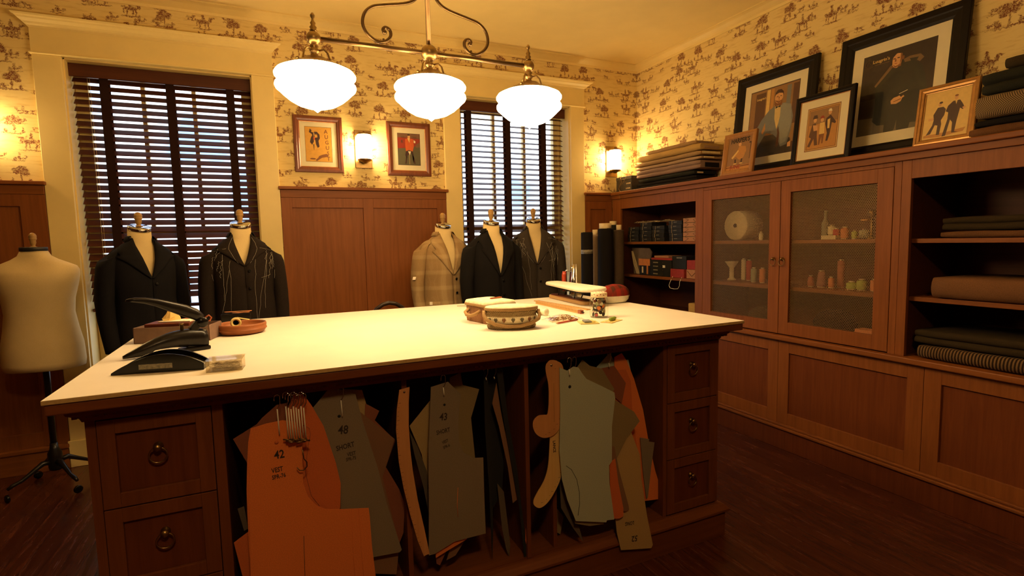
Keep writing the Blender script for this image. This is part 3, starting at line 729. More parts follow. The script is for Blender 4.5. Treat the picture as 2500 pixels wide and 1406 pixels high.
def artwork(t, X, rect, shapes, name='print', z0=-.0118):
    """flat printed picture: polygons in 0..1 coordinates, layered a hair apart in ONE mesh"""
    x0, y0, w, h = rect; b = MB(); mats = []; k = 0
    for m, poly in shapes:
        if m not in mats: mats.append(m)
        mi = mats.index(m); z = z0+k*.00002; k += 1
        if isinstance(poly, tuple) and poly[0] == 'e':
            _, cx, cy, rx, ry = poly; asp = 1
            poly = [(cx+rx*math.cos(2*PI*i/20), cy+ry*math.sin(2*PI*i/20)) for i in range(20)]
        vs = [(x0+w*px, y0+h*py, z) for px, py in poly]
        area = sum(vs[i][0]*vs[(i+1) % len(vs)][1]-vs[(i+1) % len(vs)][0]*vs[i][1] for i in range(len(vs)))
        if area < 0: vs.reverse()
        b.add(vs, [tuple(range(len(vs)))], mi, False, X)
    return b.build(name, mats, t)
full = [(0, 0), (1, 0), (1, 1), (0, 1)]
C('p_yel', 214, 160, 62); C('p_orng', 205, 92, 34); C('p_drk', 60, 30, 26); C('p_grn', 88, 84, 60); C('p_brn', 128, 78, 38); C('p_skin', 214, 160, 104); C('p_sky', 120, 84, 60)
C('p_red', 150, 44, 22); C('p_lin', 70, 52, 40); C('p_cream', 226, 190, 110); C('p_blk', 26, 14, 12); C('p_blue', 118, 122, 122); C('p_bluel', 140, 142, 136); C('p_shirt', 216, 188, 122)
C('p_col', 148, 108, 66); C('p_col2', 92, 58, 38); C('p_dkbg', 34, 16, 10); C('p_coat', 16, 20, 14); C('p_coat2', 28, 30, 20); C('p_fur', 116, 88, 56); C('p_snow', 96, 86, 66); C('p_seat', 62, 56, 50); C('p_gld', 190, 132, 62); C('p_wht', 230, 220, 190)
yb = YB-.022
# AUGUST print
t, X, r = frame('picture_frame', 'mahogany framed print reading AUGUST, left of the middle wall sconce', (.2035, yb, 1.898), (1, 0, 0), (0, 0, 1), .336, .402, .040, 'mahog', .036)
artwork(t, X, r, [('p_lin', full), ('p_yel', [(.01, .008), (.99, .008), (.99, .992), (.01, .992)]),
    ('p_orng', ('e', .36, .68, .10, .06)), ('p_drk', [(.16, .84), (.20, .94), (.26, .90), (.25, .85), (.34, .83), (.36, .86), (.46, .86), (.55, .78), (.56, .68), (.50, .60), (.53, .44), (.46, .40), (.40, .50), (.38, .62), (.32, .68), (.33, .58), (.26, .48), (.18, .56), (.22, .68), (.28, .76), (.26, .79)]),
    ('p_yel', [(.36, .78), (.46, .78), (.47, .70), (.37, .69)]), ('p_cream', [(.33, .83), (.36, .82), (.33, .70)]), ('p_orng', [(.32, .72), (.38, .70), (.36, .62), (.32, .64)]), ('p_drk', [(.30, .50), (.34, .50), (.33, .34), (.315, .34)]),
    ('p_brn', [(.36, .05), (.46, .12), (.50, .17), (.62, .21), (.78, .24), (.86, .18), (.80, .15), (.60, .12), (.50, .07), (.40, .02)]), ('p_brn', ('e', .26, .085, .11, .022)), ('p_skin', ('e', .33, .93, .10, .012))])
tw = r[2]; a_, b_ = X @ Vector((r[0]+r[2]*.80, r[1]+r[3]*.5, -.0112)), None
for i, ch in enumerate('AUGUST'): text(ch, r[3]*.155, X @ Matrix.Translation((r[0]+r[2]*(.79+.012*i), r[1]+r[3]*(.87-.155*i), -.0112)), 'p_brn', t, 'letter', sx=.95)
# golfer style print
t, X, r = frame('picture_frame', 'mahogany framed print of a figure in orange waistcoat, right of the middle wall sconce', (.866, yb, 1.893), (1, 0, 0), (0, 0, 1), .342, .408, .040, 'mahog', .042)
artwork(t, X, r, [('p_lin', full), ('p_grn', [(.01, .01), (.99, .01), (.99, .99), (.01, .99)]), ('p_sky', [(.01, .86), (.99, .86), (.99, .99), (.01, .99)]), ('p_red', [(.01, .86), (.30, .88), (.60, .86), (.99, .84), (.99, .66), (.75, .60), (.40, .54), (.01, .52)]),
    ('p_sky', [(.80, .66), (.99, .74), (.99, .58), (.80, .56)]), ('p_drk', [(.36, .44), (.50, .46), (.50, .34), (.42, .30), (.36, .24), (.34, .14), (.30, .05), (.38, .05), (.40, .20), (.32, .32)]), ('p_drk', [(.52, .46), (.66, .44), (.70, .32), (.64, .20), (.70, .05), (.78, .05), (.72, .24), (.62, .34)]),
    ('p_red', [(.20, .78), (.34, .84), (.30, .76), (.24, .60), (.18, .60)]), ('p_orng', [(.34, .82), (.46, .84), (.50, .70), (.58, .84), (.70, .82), (.72, .60), (.66, .44), (.50, .48), (.36, .44), (.34, .60)]), ('p_cream', [(.44, .86), (.56, .86), (.52, .70)]), ('p_wht', [(.72, .80), (.80, .76), (.78, .70), (.72, .72)]),
    ('p_skin', ('e', .51, .90, .055, .055)), ('p_blk', ('e', .50, .95, .06, .022)), ('p_wht', [(.45, .44), (.58, .44), (.53, .32)]), ('p_cream', [(.505, .34), (.515, .34), (.515, .03), (.505, .03)])])
for i, (s_, x_) in enumerate((('WILL', .27), ('TED', .76))): text(s_, r[3]*.07, X @ Matrix.Translation((r[0]+r[2]*x_, r[1]+r[3]*.87, -.0112)), 'p_lin', t)
text('R', r[3]*.13, X @ Matrix.Translation((r[0]+r[2]*.20, r[1]+r[3]*.73, -.0112)), 'p_lin', t)

# pictures leaning on the cabinet
ZT = 1.788
def lean(name, label, yl, yr, xb, xt, h, fw, fm, mw, **k):
    dx = xt-xb; v = (dx, 0, math.sqrt(max(1e-4, h*h-dx*dx)))
    return frame(name, label, (xb, yl, ZT+.002), (0, -1, 0), v, yl-yr, h, fw, fm, mw, **k)
# young man in a pale suit
t, X, r = lean('picture_frame', 'black framed photo of a standing man in pale grey suit and bow tie', 2.915, 2.285, 3.115, 3.195, .715, .068, 'blackf', .055, lip='blackf')
artwork(t, X, r, [('p_lin', full), ('p_col', [(.012, .01), (.988, .01), (.988, .985), (.012, .985)]), ('p_col2', [(.12, .30), (.33, .30), (.33, .95), (.12, .95)]), ('p_cream', [(.35, .45), (.42, .45), (.42, .97), (.35, .97)]), ('p_gld', [(.44, .5), (.50, .5), (.50, .97), (.44, .97)]), ('p_blue', [(.76, .4), (.84, .4), (.84, .96), (.76, .96)]), ('p_col2', [(.88, .4), (.985, .4), (.985, .96), (.88, .96)]),
    ('p_col2', [(.10, .01), (.985, .01), (.985, .14), (.7, .20), (.2, .22), (.10, .32)]), ('p_seat', [(.12, .01), (.94, .01), (.90, .20), (.70, .30), (.35, .30), (.14, .28)]),
    ('p_blue', [(.12, .34), (.28, .55), (.42, .66), (.58, .73), (.74, .72), (.86, .68), (.92, .50), (.90, .30), (.84, .12), (.72, .10), (.66, .22), (.55, .30), (.40, .34), (.30, .22), (.20, .10), (.14, .16)]), ('p_gld', [(.30, .36), (.36, .50), (.38, .40), (.33, .33)]), ('p_bluel', [(.70, .72), (.86, .68), (.90, .40), (.82, .16), (.72, .14), (.66, .40)]),
    ('p_col2', [(.62, .10), (.64, .30), (.60, .45), (.63, .45), (.68, .30), (.68, .12)]), ('p_shirt', [(.52, .72), (.68, .73), (.66, .50), (.61, .36), (.54, .48)]), ('p_blue', [(.44, .66), (.54, .72), (.55, .52), (.62, .34), (.56, .36), (.46, .50)]), ('p_bluel', [(.66, .72), (.72, .70), (.70, .52), (.62, .34), (.66, .54)]),
    ('p_brn', [(.53, .70), (.68, .70), (.68, .80), (.53, .80)]), ('p_skin', ('e', .605, .825, .082, .090)), ('p_brn', [(.53, .79), (.56, .76), (.61, .735), (.66, .76), (.685, .80), (.66, .775), (.61, .765), (.56, .78)]), ('p_drk', [(.515, .84), (.53, .90), (.57, .935), (.64, .93), (.69, .89), (.695, .83), (.675, .87), (.60, .885), (.54, .87)]),
    ('p_drk', [(.56, .838), (.59, .842), (.59, .832), (.56, .828)]), ('p_drk', [(.63, .842), (.66, .838), (.66, .828), (.63, .832)]), ('p_brn', [(.58, .785), (.635, .785), (.61, .775)]), ('p_brn', [(.60, .83), (.612, .83), (.618, .80), (.598, .80)]),
    ('p_blk', [(.555, .70), (.605, .69), (.655, .705), (.655, .67), (.605, .68), (.555, .665)]), ('p_skin', [(.12, .30), (.18, .33), (.20, .28), (.14, .24)]), ('p_skin', [(.86, .14), (.92, .16), (.92, .08), (.86, .08)])])
text("Luugrin's", r[3]*.045, X @ Matrix.Translation((r[0]+r[2]*.24, r[1]+r[3]*.865, -.0108)), 'p_cream', t)
# man in a dark coat
t, X, r = lean('picture_frame', 'largest black framed photo, of a man in dark fur-collared coat holding a phone', 2.148, 1.500, 3.120, 3.205, .730, .075, 'blackf', .062, lip='blackf')
artwork(t, X, r, [('p_dkbg', full), ('p_snow', [(0, 0), (1, 0), (1, .08), (.3, .20), (0, .22)]), ('p_dkbg', [(0, .22), (.25, .21), (.25, .4), (0, .4)]), ('p_coat2', [(.20, .60), (.32, .70), (.45, .80), (.58, .83), (.72, .80), (.84, .72), (.92, .48), (.90, .20), (.84, .06), (.30, .10), (.22, .16), (.24, .40)]),
    ('p_coat', [(.30, .60), (.50, .72), (.72, .68), (.86, .40), (.80, .10), (.62, .02), (.54, .02), (.52, .12), (.30, .20)]), ('p_coat', [(.40, 0), (.54, 0), (.54, .20), (.40, .20)]), ('p_coat', [(.58, 0), (.74, 0), (.78, .20), (.60, .20)]), ('p_snow', [(.545, .0), (.575, .0), (.57, .13)]),
    ('p_fur', [(.20, .60), (.22, .58), (.42, .76), (.46, .83), (.40, .80)]), ('p_fur', [(.58, .84), (.66, .86), (.80, .85), (.85, .80), (.80, .76), (.74, .80), (.66, .80), (.60, .80)]), ('p_coat2', [(.66, .83), (.78, .82), (.76, .79), (.68, .80)]), ('p_brn', [(.43, .77), (.55, .77), (.56, .87), (.43, .87)]),
    ('p_skin', [(.425, .86), (.43, .80), (.47, .762), (.50, .76), (.54, .80), (.565, .86), (.555, .92), (.49, .935), (.44, .92)]), ('p_brn', [(.53, .80), (.565, .86), (.555, .92), (.53, .93), (.535, .86)]), ('p_brn', ('e', .575, .865, .012, .025)), ('p_blk', [(.425, .89), (.44, .95), (.48, .975), (.54, .975), (.585, .94), (.58, .88), (.555, .93), (.48, .935)]),
    ('p_drk', [(.435, .878), (.465, .885), (.465, .873), (.44, .868)]), ('p_drk', [(.49, .885), (.525, .882), (.525, .87), (.49, .873)]), ('p_brn', [(.462, .872), (.476, .872), (.480, .838), (.458, .838)]), ('p_red', [(.455, .818), (.50, .818), (.48, .808)]), ('p_brn', [(.435, .81), (.47, .765), (.52, .775), (.54, .81), (.51, .79), (.47, .785)]),
    ('p_skin', [(.46, .37), (.50, .40), (.58, .41), (.62, .38), (.60, .34), (.54, .32), (.47, .33)]), ('p_skin', [(.56, .41), (.62, .42), (.645, .39), (.60, .37)]), ('p_blk', [(.56, .43), (.68, .455), (.68, .435), (.60, .39)]), ('p_wht', [(.57, .437), (.68, .462), (.68, .455), (.57, .43)]), ('p_brn', [(.50, .355), (.60, .375), (.60, .365), (.50, .347)])])
text("Luugrin's", r[3]*.055, X @ Matrix.Translation((r[0]+r[2]*.265, r[1]+r[3]*.905, -.0102)), 'p_cream', t)
text("CUSTOM CLOTHING", r[3]*.018, X @ Matrix.Translation((r[0]+r[2]*.28, r[1]+r[3]*.862, -.0102)), 'p_fur', t)
cb = MB(); cx, cy, rr = r[0]+r[2]*.085, r[1]+r[3]*.90, r[2]*.055
cb.tube([(cx+rr*math.cos(a), cy+rr*1.0*math.sin(a), -.0104) for a in [2*PI*i/18 for i in range(18)]], .0007, 4, X=X, loop=True)
cb.tube([(cx-rr*.5, cy-rr*.4, -.0104), (cx, cy+rr*.6, -.0104), (cx+rr*.5, cy-rr*.4, -.0104)], .0008, 4, X=X); cb.tube([(cx, cy+rr*1.0, -.0104), (cx-rr*.3, cy+rr*1.5, -.0104), (cx+rr*.3, cy+rr*1.5, -.0104), (cx, cy+rr, -.0104)], .0007, 4, X=X)
cb.tube([(cx-rr*1.2, cy-rr*.9, -.0104), (cx, cy-rr*1.4, -.0104), (cx+rr*1.2, cy-rr*.9, -.0104)], .0009, 4, X=X)
cb.build('crest', 'p_fur', t)
# HARPER'S
t, X, r = lean('picture_frame', "smallest leaning picture, oak framed poster with red lettering beside the left fabric stack", 2.839, 2.567, 2.945, 2.990, .292, .034, 'oakf', -.002, lip='oakf', easel=True)
artwork(t, X, r, [('p_col', full), ('p_gld', [(0, 0), (1, 0), (1, .15), (0, .15)]), ('p_gld', [(.60, .72), (.74, .70), (.78, .55), (.70, .38), (.60, .30), (.48, .34), (.40, .42), (.28, .38), (.26, .42), (.42, .60), (.50, .76)]), ('p_skin', ('e', .50, .78, .06, .05)), ('p_cream', [(.20, .40), (.45, .62), (.48, .58), (.26, .36)]),
    ('p_drk', [(.34, .34), (.40, .34), (.42, .22), (.36, .22)]), ('p_drk', [(.60, .34), (.67, .34), (.66, .22), (.60, .22)]), ('p_cream', [(.34, .22), (.44, .22), (.44, .19), (.30, .19)]), ('p_cream', [(.58, .22), (.68, .22), (.68, .19), (.55, .19)]), ('p_drk', [(.93, .80), (.96, .80), (.95, .30), (.93, .30)]), ('p_drk', [(.86, .78), (.90, .82), (.96, .80), (.94, .76)]), ('p_brn', [(.02, .12), (.98, .14), (.98, .10), (.02, .09)])])
text("HARPER'S", r[3]*.19, X @ Matrix.Translation((r[0]+r[2]*.5, r[1]+r[3]*.90, -.0108)), 'p_blk', t, sx=.86, bold=.03)
text("JUNE", r[3]*.17, X @ Matrix.Translation((r[0]+r[2]*.40, r[1]+r[3]*.10, -.0108)), 'p_red', t, sx=1.)
# three figures
t, X, r = lean('picture_frame', 'dark framed print with cream mat showing three comic figures, in front of the big photos', 2.327, 1.957, 3.000, 3.050, .425, .032, 'blackf', .050, lip='oakf', easel=True)
artwork(t, X, r, [('p_brn', full), ('p_cream', [(.02, .02), (.98, .02), (.98, .98), (.02, .98)]), ('p_brn', [(.04, .035), (.96, .035), (.96, .965), (.04, .965)]), ('p_gld', [(.06, .05), (.94, .05), (.94, .95), (.06, .95)]), ('p_col', [(.08, .60), (.94, .62), (.94, .93), (.08, .93)]),
    ('p_col2', [(.10, .34), (.18, .62), (.28, .64), (.34, .50), (.36, .30), (.40, .12), (.30, .12), (.26, .28), (.16, .10), (.08, .12), (.18, .30)]), ('p_skin', [(.20, .60), (.34, .58), (.36, .46), (.24, .46)]), ('p_skin', ('e', .26, .70, .05, .05)), ('p_drk', [(.18, .74), (.34, .74), (.31, .82), (.21, .82)]),
    ('p_cream', [(.42, .62), (.56, .62), (.58, .36), (.42, .36)]), ('p_skin', ('e', .48, .68, .05, .045)), ('p_red', [(.40, .72), (.56, .72), (.50, .78), (.44, .77)]), ('p_brn', [(.42, .36), (.58, .36), (.56, .14), (.52, .14), (.50, .30), (.46, .12), (.42, .12)]),
    ('p_drk', [(.60, .70), (.72, .76), (.80, .68), (.90, .58), (.88, .54), (.78, .58), (.74, .30), (.70, .18), (.64, .18), (.66, .36), (.58, .58)]), ('p_skin', ('e', .70, .82, .05, .05)), ('p_wht', [(.64, .85), (.76, .84), (.73, .90), (.67, .90)]), ('p_cream', [(.64, .66), (.72, .68), (.72, .46), (.66, .46)])])
# two men in suits
t, X, r = lean('picture_frame', 'gold framed print of two men in dark suits, against the grey checked cloth stack', 1.612, 1.358, 2.965, 3.008, .292, .030, 'gilt2', .0, lip='gilt2', easel=True)
artwork(t, X, r, [('p_cream', full), ('p_gld', [(.05, .10), (.6, .12), (.95, .16), (.9, .08), (.4, .03), (.05, .05)]), ('p_drk', [(.22, .52), (.30, .66), (.42, .66), (.48, .60), (.46, .48), (.40, .38), (.42, .30), (.40, .08), (.33, .08), (.34, .28), (.28, .30), (.20, .12), (.10, .10), (.12, .13), (.22, .30), (.24, .40)]),
    ('p_skin', ('e', .34, .72, .035, .045)), ('p_drk', ('e', .36, .755, .04, .022)), ('p_skin', [(.12, .45), (.24, .46), (.22, .40), (.12, .40)]), ('p_drk', [(.52, .66), (.62, .74), (.76, .74), (.82, .66), (.88, .56), (.84, .53), (.78, .57), (.76, .44), (.74, .32), (.72, .10), (.80, .08), (.66, .08), (.65, .30), (.60, .36), (.54, .04), (.46, .03), (.50, .20), (.54, .38), (.54, .52), (.48, .55)]),
    ('p_skin', ('e', .68, .80, .038, .048)), ('p_brn', ('e', .68, .845, .04, .02)), ('p_cream', [(.66, .75), (.71, .75), (.69, .66)]), ('p_skin', [(.82, .57), (.88, .60), (.90, .56), (.86, .53)])])
# ------------------------------------------------------------------ folded fabrics
def slab_section(d, h, n, R):
    """profile (depth, height) of folded cloth: rounded bulging front, n folds"""
    pts = []; 
    for k in range(n):
        z0, z1 = h*k/n, h*(k+1)/n; r = (z1-z0)/2
        for q in range(7):
            a = -PI/2+PI*q/6; pts.append((-math.cos(a)*min(r, .03)*.9+.012*R.random()*0, z0+r+r*.97*math.sin(a)))
    return [(d, 0)] + [(0+.012+p[0], p[1]) for p in pts] + [(d, h)]
def folded(label, x0, x1, y0, y1, z0, z1, mat, n=1, seed=1, sag=.004, core=None, slant=0., group=None, cat='folded fabric'):
    R = random.Random(seed); t = thing('folded_fabric', label, cat, ((x0+x1)/2, (y0+y1)/2, z0), group=group)
    sec = slab_section(x1-x0, z1-z0, n, R); N = 16; rs = []
    for i in range(N+1):
        u = i/N; e = min(u, 1-u)*N; ins = .006 if e < .5 else (.002 if e < 1.5 else 0)
        y = y0+(y1-y0)*u; ring = []
        for (d, h) in sec:
            hh = min(z1-z0-.0005-ins, max(h, ins+.0005))
            wv = sag*(math.sin(u*9+seed)+.6*math.sin(u*23+seed*2+h*40))
            ring.append((x0+d+(wv*.6 if d < .03 else 0)+ins+slant*u, y, z0+hh+(-abs(wv)*.45 if h > .3*(z1-z0) else 0)))
        rs.append(ring)
    MB().rings(rs, smooth=True).build('cloth', mat, t)
    if core:
        for (cx0, cx1, cz0, cz1, m) in core: bx('board_core', m, t, x0+cx0, x0+cx1, y0-.004, y0+.05, z0+cz0, z0+cz1, bevel=.002)
    return t
M['f_khaki'] = cloth('khaki_cloth', (.30, .19, .085)); M['f_gold'] = cloth('golden_tan_cloth', (.42, .27, .09)); M['f_taupe'] = cloth('taupe_cloth', (.33, .22, .13)); M['f_mauve'] = cloth('dusty_brown_cloth', (.23, .15, .11)); M['f_dk'] = cloth('dark_green_black_cloth', (.018, .018, .012)); M['f_blk'] = cloth('black_cloth', (.010, .008, .007))
M['f_hound'] = cloth('houndstooth_cloth', (.05, .032, .018), 'hound', (.42, .30, .15), 3.4); M['f_brn'] = cloth('brown_cloth', (.12, .055, .022)); M['f_olive'] = cloth('olive_cloth', (.034, .023, .010)); M['f_strp'] = cloth('striped_cloth', (.025, .014, .007), 'stripe', (.20, .12, .05), 4.6); M['f_camel'] = cloth('camel_cloth', (.16, .075, .032))
xf = 2.968
folded('bottom black folded cloth of the left fabric stack', xf+.004, 3.19, 3.10, 3.82, 1.789, 1.842, 'f_blk', 2, 1)
folded('dark green-black folded cloth, second from the bottom of the left fabric stack', xf+.002, 3.19, 3.115, 3.78, 1.843, 1.880, 'f_dk', 1, 2, core=[(.03, .09, .010, .022, 'cream')])
folded('thick dusty brown folded cloth draping over the dark ones in the left fabric stack', xf-.004, 3.20, 3.05, 3.80, 1.881, 1.948, 'f_mauve', 2, 3, core=[(.05, .19, .010, .045, 'f_blk')])
folded('taupe folded cloth in the middle of the left fabric stack', xf, 3.19, 3.045, 3.83, 1.949, 1.978, 'f_taupe', 1, 4, core=[(.03, .13, .009, .021, 'cream')])
folded('pale taupe folded cloth under the golden one in the left fabric stack', xf-.004, 3.20, 3.040, 3.84, 1.979, 2.016, 'f_khaki', 1, 5, core=[(.012, .19, .010, .028, 'cream')])
folded('golden tan folded cloth with wrinkles, second from the top of the left fabric stack', xf, 3.19, 3.045, 3.80, 2.017, 2.072, 'f_gold', 1, 6, sag=.006, core=[(.03, .18, .012, .032, 'f_taupe')])
folded('top khaki folded cloth of the left fabric stack', xf+.03, 3.18, 3.13, 3.72, 2.073, 2.108, 'f_khaki', 1, 7, core=[(.03, .13, .008, .022, 'f_mauve')])
folded('bottom brown cloth of the right fabric stack on the cornice', 2.965, 3.19, .72, 1.372, 1.789, 1.836, 'f_brn', 1, 8)
folded('thin black folded cloth under the checked one in the right fabric stack', 2.975, 3.19, .74, 1.376, 1.837, 1.868, 'f_blk', 1, 9)
folded('thick grey and brown checked cloth in the right fabric stack', 2.952, 3.19, .70, 1.345, 1.869, 1.972, 'f_hound', 1, 10)
folded('black green folded cloth on top of the checked one in the right fabric stack', 2.965, 3.19, .72, 1.334, 1.973, 2.070, 'f_dk', 2, 11)
folded('olive brown folded cloth topping the right fabric stack', 2.985, 3.18, .70, 1.262, 2.071, 2.125, 'f_olive', 1, 12)
folded('dark olive cloth in the upper opening of the right shelves', 2.99, 3.34, .55, 1.475, 1.371, 1.438, 'f_olive', 2, 13)
folded('thin brown cloth with a white edge label, lying directly on the top right shelf', 2.985, 3.34, .55, 1.478, 1.336, 1.370, 'f_brn', 1, 14, core=None)
folded('camel brown rolled cloth in the middle opening of the right shelves', 2.975, 3.33, .55, 1.495, 1.041, 1.150, 'f_camel', 1, 15)
folded('dark green brown cloth on top of the striped one in the bottom right opening', 2.965, 3.34, .50, 1.560, .806, .880, 'f_olive', 2, 16)
folded('striped brown cloth at the bottom of the right shelves', 2.950, 3.34, .50, 1.535, .737, .805, 'f_strp', 1, 17)
# ------------------------------------------------------------------ standing fabric rolls
def roll(label, x, y, r, h, mat, core, band=False, ch=.05, lean=0.):
    t = thing('fabric_roll', label, 'fabric roll', (x, y, 0)); L = Matrix.Rotation(lean, 4, 'Y')
    MB().lathe([(.001, .002), (r*.98, .002), (r, .01), (r*1.01, h*.5), (r, h-.01), (r*.96, h), (core+.001, h), (.001, h-.001)], 28, X=L).build('cloth', mat, t, world=False)
    MB().tube([(r*.5*(1+q/14)*math.cos(q*.5), r*.5*(1+q/14)*math.sin(q*.5), h+.001) for q in range(13)], .0012, 5, X=L).build('fold_edge', mat, t, world=False)
    MB().lathe([(core-.006, h-.02), (core, h-.02), (core, h+ch), (core-.006, h+ch), (core-.006, h-.02)], 24, X=L).build('cardboard_core', 'cream', t, world=False)
    if band: MB().lathe([(r*1.012, h-.18), (r*1.03, h-.18), (r*1.03, h-.145), (r*1.012, h-.145)], 28, X=L).build('label_band', 'gband', t, world=False)
    return t
M['gband'] = plain('printed_band', (.22, .20, .14), .4, var=.5, scale=120)
M['f_gry'] = cloth('light_grey_cloth', (.30, .21, .13)); M['f_herr'] = cloth('brown_tweed', (.060, .038, .024), 'plain', (.13, .088, .05))
def rpos(px, y): p = at(px, 600, y=y); return p.x, y
x, y = rpos(1433, 3.80); roll('black fabric roll with a printed paper band, leftmost of the standing rolls', x, y, .050, 1.425, 'f_blk', .016, True, .0)
x, y = rpos(1453, 3.93); roll('slim light grey fabric roll with cream tube end', x, y, .030, 1.405, 'f_gry', .022, ch=.045)
x, y = rpos(1478, 3.80); roll('thickest black fabric roll with a wide cream core', x, y, .064, 1.455, 'f_blk', .052, ch=.045)
x, y = rpos(1497, 4.00); roll('dark fabric roll standing behind the thick black one', x, y, .045, 1.49, 'f_dk', .032, ch=.035)
x, y = rpos(1511, 3.79); roll('brown tweed fabric roll with cream tube, next to the shelves', x, y, .044, 1.44, 'f_herr', .022, ch=.045)
# ------------------------------------------------------------------ black box with wires in the corner
t = thing('cardboard_box', 'black cardboard box tied with wire on the cornice in the corner', 'box', (3.02, 3.98, 1.788))
M['blkcard'] = plain('black_card', (.045, .038, .026), .7, 0, .3, 30, .1)
bx('box_body', 'blkcard', t, 2.955, 3.15, 3.86, 4.085, 1.788, 1.905, bevel=.003); bx('lid', 'blkcard', t, 2.951, 3.154, 3.856, 4.0850, 1.893, 1.923, bevel=.003)
MB().tube([(2.948, 4.02, 1.93), (2.945, 3.99, 1.88), (2.94, 4.03, 1.82), (2.93, 4.0, 1.80), (2.905, 3.96, 1.792), (2.883, 3.95, 1.76), (2.885, 3.93, 1.72), (2.885, 3.97, 1.70)], .0016, 6).build('wire', 'brass', t)
MB().tube([(2.948, 3.93, 1.915), (2.944, 3.98, 1.86), (2.944, 4.03, 1.84), (2.944, 4.0, 1.90), (2.944, 3.95, 1.90)], .0012, 6).build('wire', 'brass', t)
for z, yy in ((1.858, 3.905), (1.815, 3.91)): text('SUPREME', .016, basis((2.9545, yy, z), (0, -1, 0), (0, 0, 1)), 'cream', t)
# ------------------------------------------------------------------ things in the open shelves, corner unit
M['bblack'] = plain('button_box_black', (.009, .009, .008), .6, 0, .3, 40, .05); M['kraft'] = plain('kraft_card', (.42, .20, .105), .85, 0, .08, 30, .05); M['redbx'] = plain('red_card', (.32, .03, .025), .7); M['orangebx'] = plain('orange_card', (.60, .22, .06), .7)
M['string'] = plain('string', (.45, .34, .18), .9); M['greybd'] = plain('grey_board', (.17, .12, .085), .85)
cols = [(3.965, 3.815, 4, 'first'), (3.80, 3.645, 5, 'second'), (3.63, 3.475, 4, 'third'), (3.425, 3.275, 5, 'fourth')]
proto = None; hs = .0295
for (ya, yb_, n, nm) in cols:
    for k in range(n):
        z = 1.336+k*hs*1.13; dy = rnd.uniform(-.004, .004); dx = rnd.uniform(-.006, .006)
        lab = 'black button box, %s in the %s stack from the left' % (('lowest', 'second from below', 'third from below', 'fourth from below', 'topmost')[k if k < n-1 else 4], nm)
        loc = (3.06+dx, (ya+yb_)/2+dy, z)
        if proto is None:
            proto = thing('button_box', lab, 'box', loc, group='black button boxes on the corner shelf')
            bx('tray', 'bblack', proto, loc[0]-.06, loc[0]+.10, loc[1]-.074, loc[1]+.074, z, z+.018); bx('lid', 'bblack', proto, loc[0]-.062, loc[0]+.102, loc[1]-.0755, loc[1]+.0755, z+.012, z+.031, bevel=.0012)
            bx('label', 'gband', proto, loc[0]-.0630, loc[0]-.0615, loc[1]-.018, loc[1]+.018, z+.018, z+.023)
            bx('cord_tie', 'string', proto, loc[0]-.0635, loc[0]-.062, loc[1]+.035, loc[1]+.0385, z, z+.031)
        else: copytree(proto, loc, label=lab)
pk = None
for k in range(5):
    z = 1.336+k*.0365; lab = 'pink tan cord-tied box, %s of its stack beside the black boxes' % ('lowest', 'second from below', 'middle', 'fourth from below', 'topmost')[k]
    if pk is None:
        pk = thing('tied_box', lab, 'box', (3.06, 3.17, z), group='tan tied boxes on the corner shelf')
        bx('box_body', 'kraft', pk, 3.0, 3.16, 3.085, 3.262, z, z+.034, bevel=.0015)
        bx('lid_edge', 'string', pk, 2.9985, 3.0, 3.085, 3.262, z+.0325, z+.034)
        MB().tube([(2.998, 3.24, z), (2.9975, 3.20, z+.02), (2.9975, 3.24, z+.034)], .0011, 5).build('cord_tie', 'bblack', pk); MB().tube([(2.998, 3.12, z), (2.9975, 3.15, z+.02), (2.9975, 3.11, z+.034)], .0011, 5).build('cord_tie', 'bblack', pk)
    else: copytree(pk, (3.06, 3.17, z), label=lab)
m = MB(); R = random.Random(4)
for k in range(9):
    y0 = 3.50+R.random()*.32; p = [(3.02+R.random()*.06, y0+q*.03*R.choice((1, 1, -1)), 1.509+.008*math.sin(q*2+k)) for q in range(6)]; m.tube(p, .0022, 5)
m.build('cord_tangle', 'string', None, label='tangle of light cord lying on top of the black button boxes', cat='cord')
# lower shelf
t = thing('folder', 'grey cardboard folders leaning in the left end of the lower corner shelf', 'folder', (3.1, 3.88, 1.041))
pr = [at(*p, x=3.02) for p in ((1523, 606), (1530, 605), (1578, 606), (1584, 616), (1574, 676), (1541, 674))]
m = MB(); n = len(pr); X = basis((3.05, 0, 0), (0, -1, 0), (0, 0, 1)); m.prism([(-min(p.y, 3.980), max(p.z, 1.043)) for p in pr], -.01, 0, X=X); m.build('cover', 'greybd', t)
for k in range(4): MB().tube([(3.035-.004*k, 3.965-.012*k, 1.25), (3.030, 3.93-.014*k, 1.14), (3.03, 3.88-.012*k, 1.045)], .003, 5).build('page_edge', 'cream', t)
t = thing('carton', 'orange and black printed carton on the lower corner shelf', 'box', (3.07, 3.75, 1.041)); bx('box_body', 'bblack', t, 3.01, 3.15, 3.675, 3.82, 1.041, 1.185, bevel=.002); bx('print_band', 'orangebx', t, 3.0085, 3.0095, 3.675, 3.83, 1.125, 1.185); bx('print_stripe', 'orangebx', t, 3.0085, 3.0095, 3.70, 3.72, 1.05, 1.125); bx('print_stripe', 'cream', t, 3.0085, 3.0095, 3.765, 3.785, 1.06, 1.115)
t = thing('button_chest', 'black chest of drawers with small white label strips on the lower corner shelf', 'box', (3.07, 3.54, 1.041)); bx('chest', 'bblack', t, 3.005, 3.17, 3.40, 3.668, 1.041, 1.178, bevel=.002)
for k in range(4): bx('label', 'gband', t, 3.0025, 3.0045, 3.565, 3.625, 1.152-k*.032, 1.161-k*.032); MB().sphere((3.001, 3.50, 1.157-k*.032), .003, 6).build('knob', 'chrome', t)
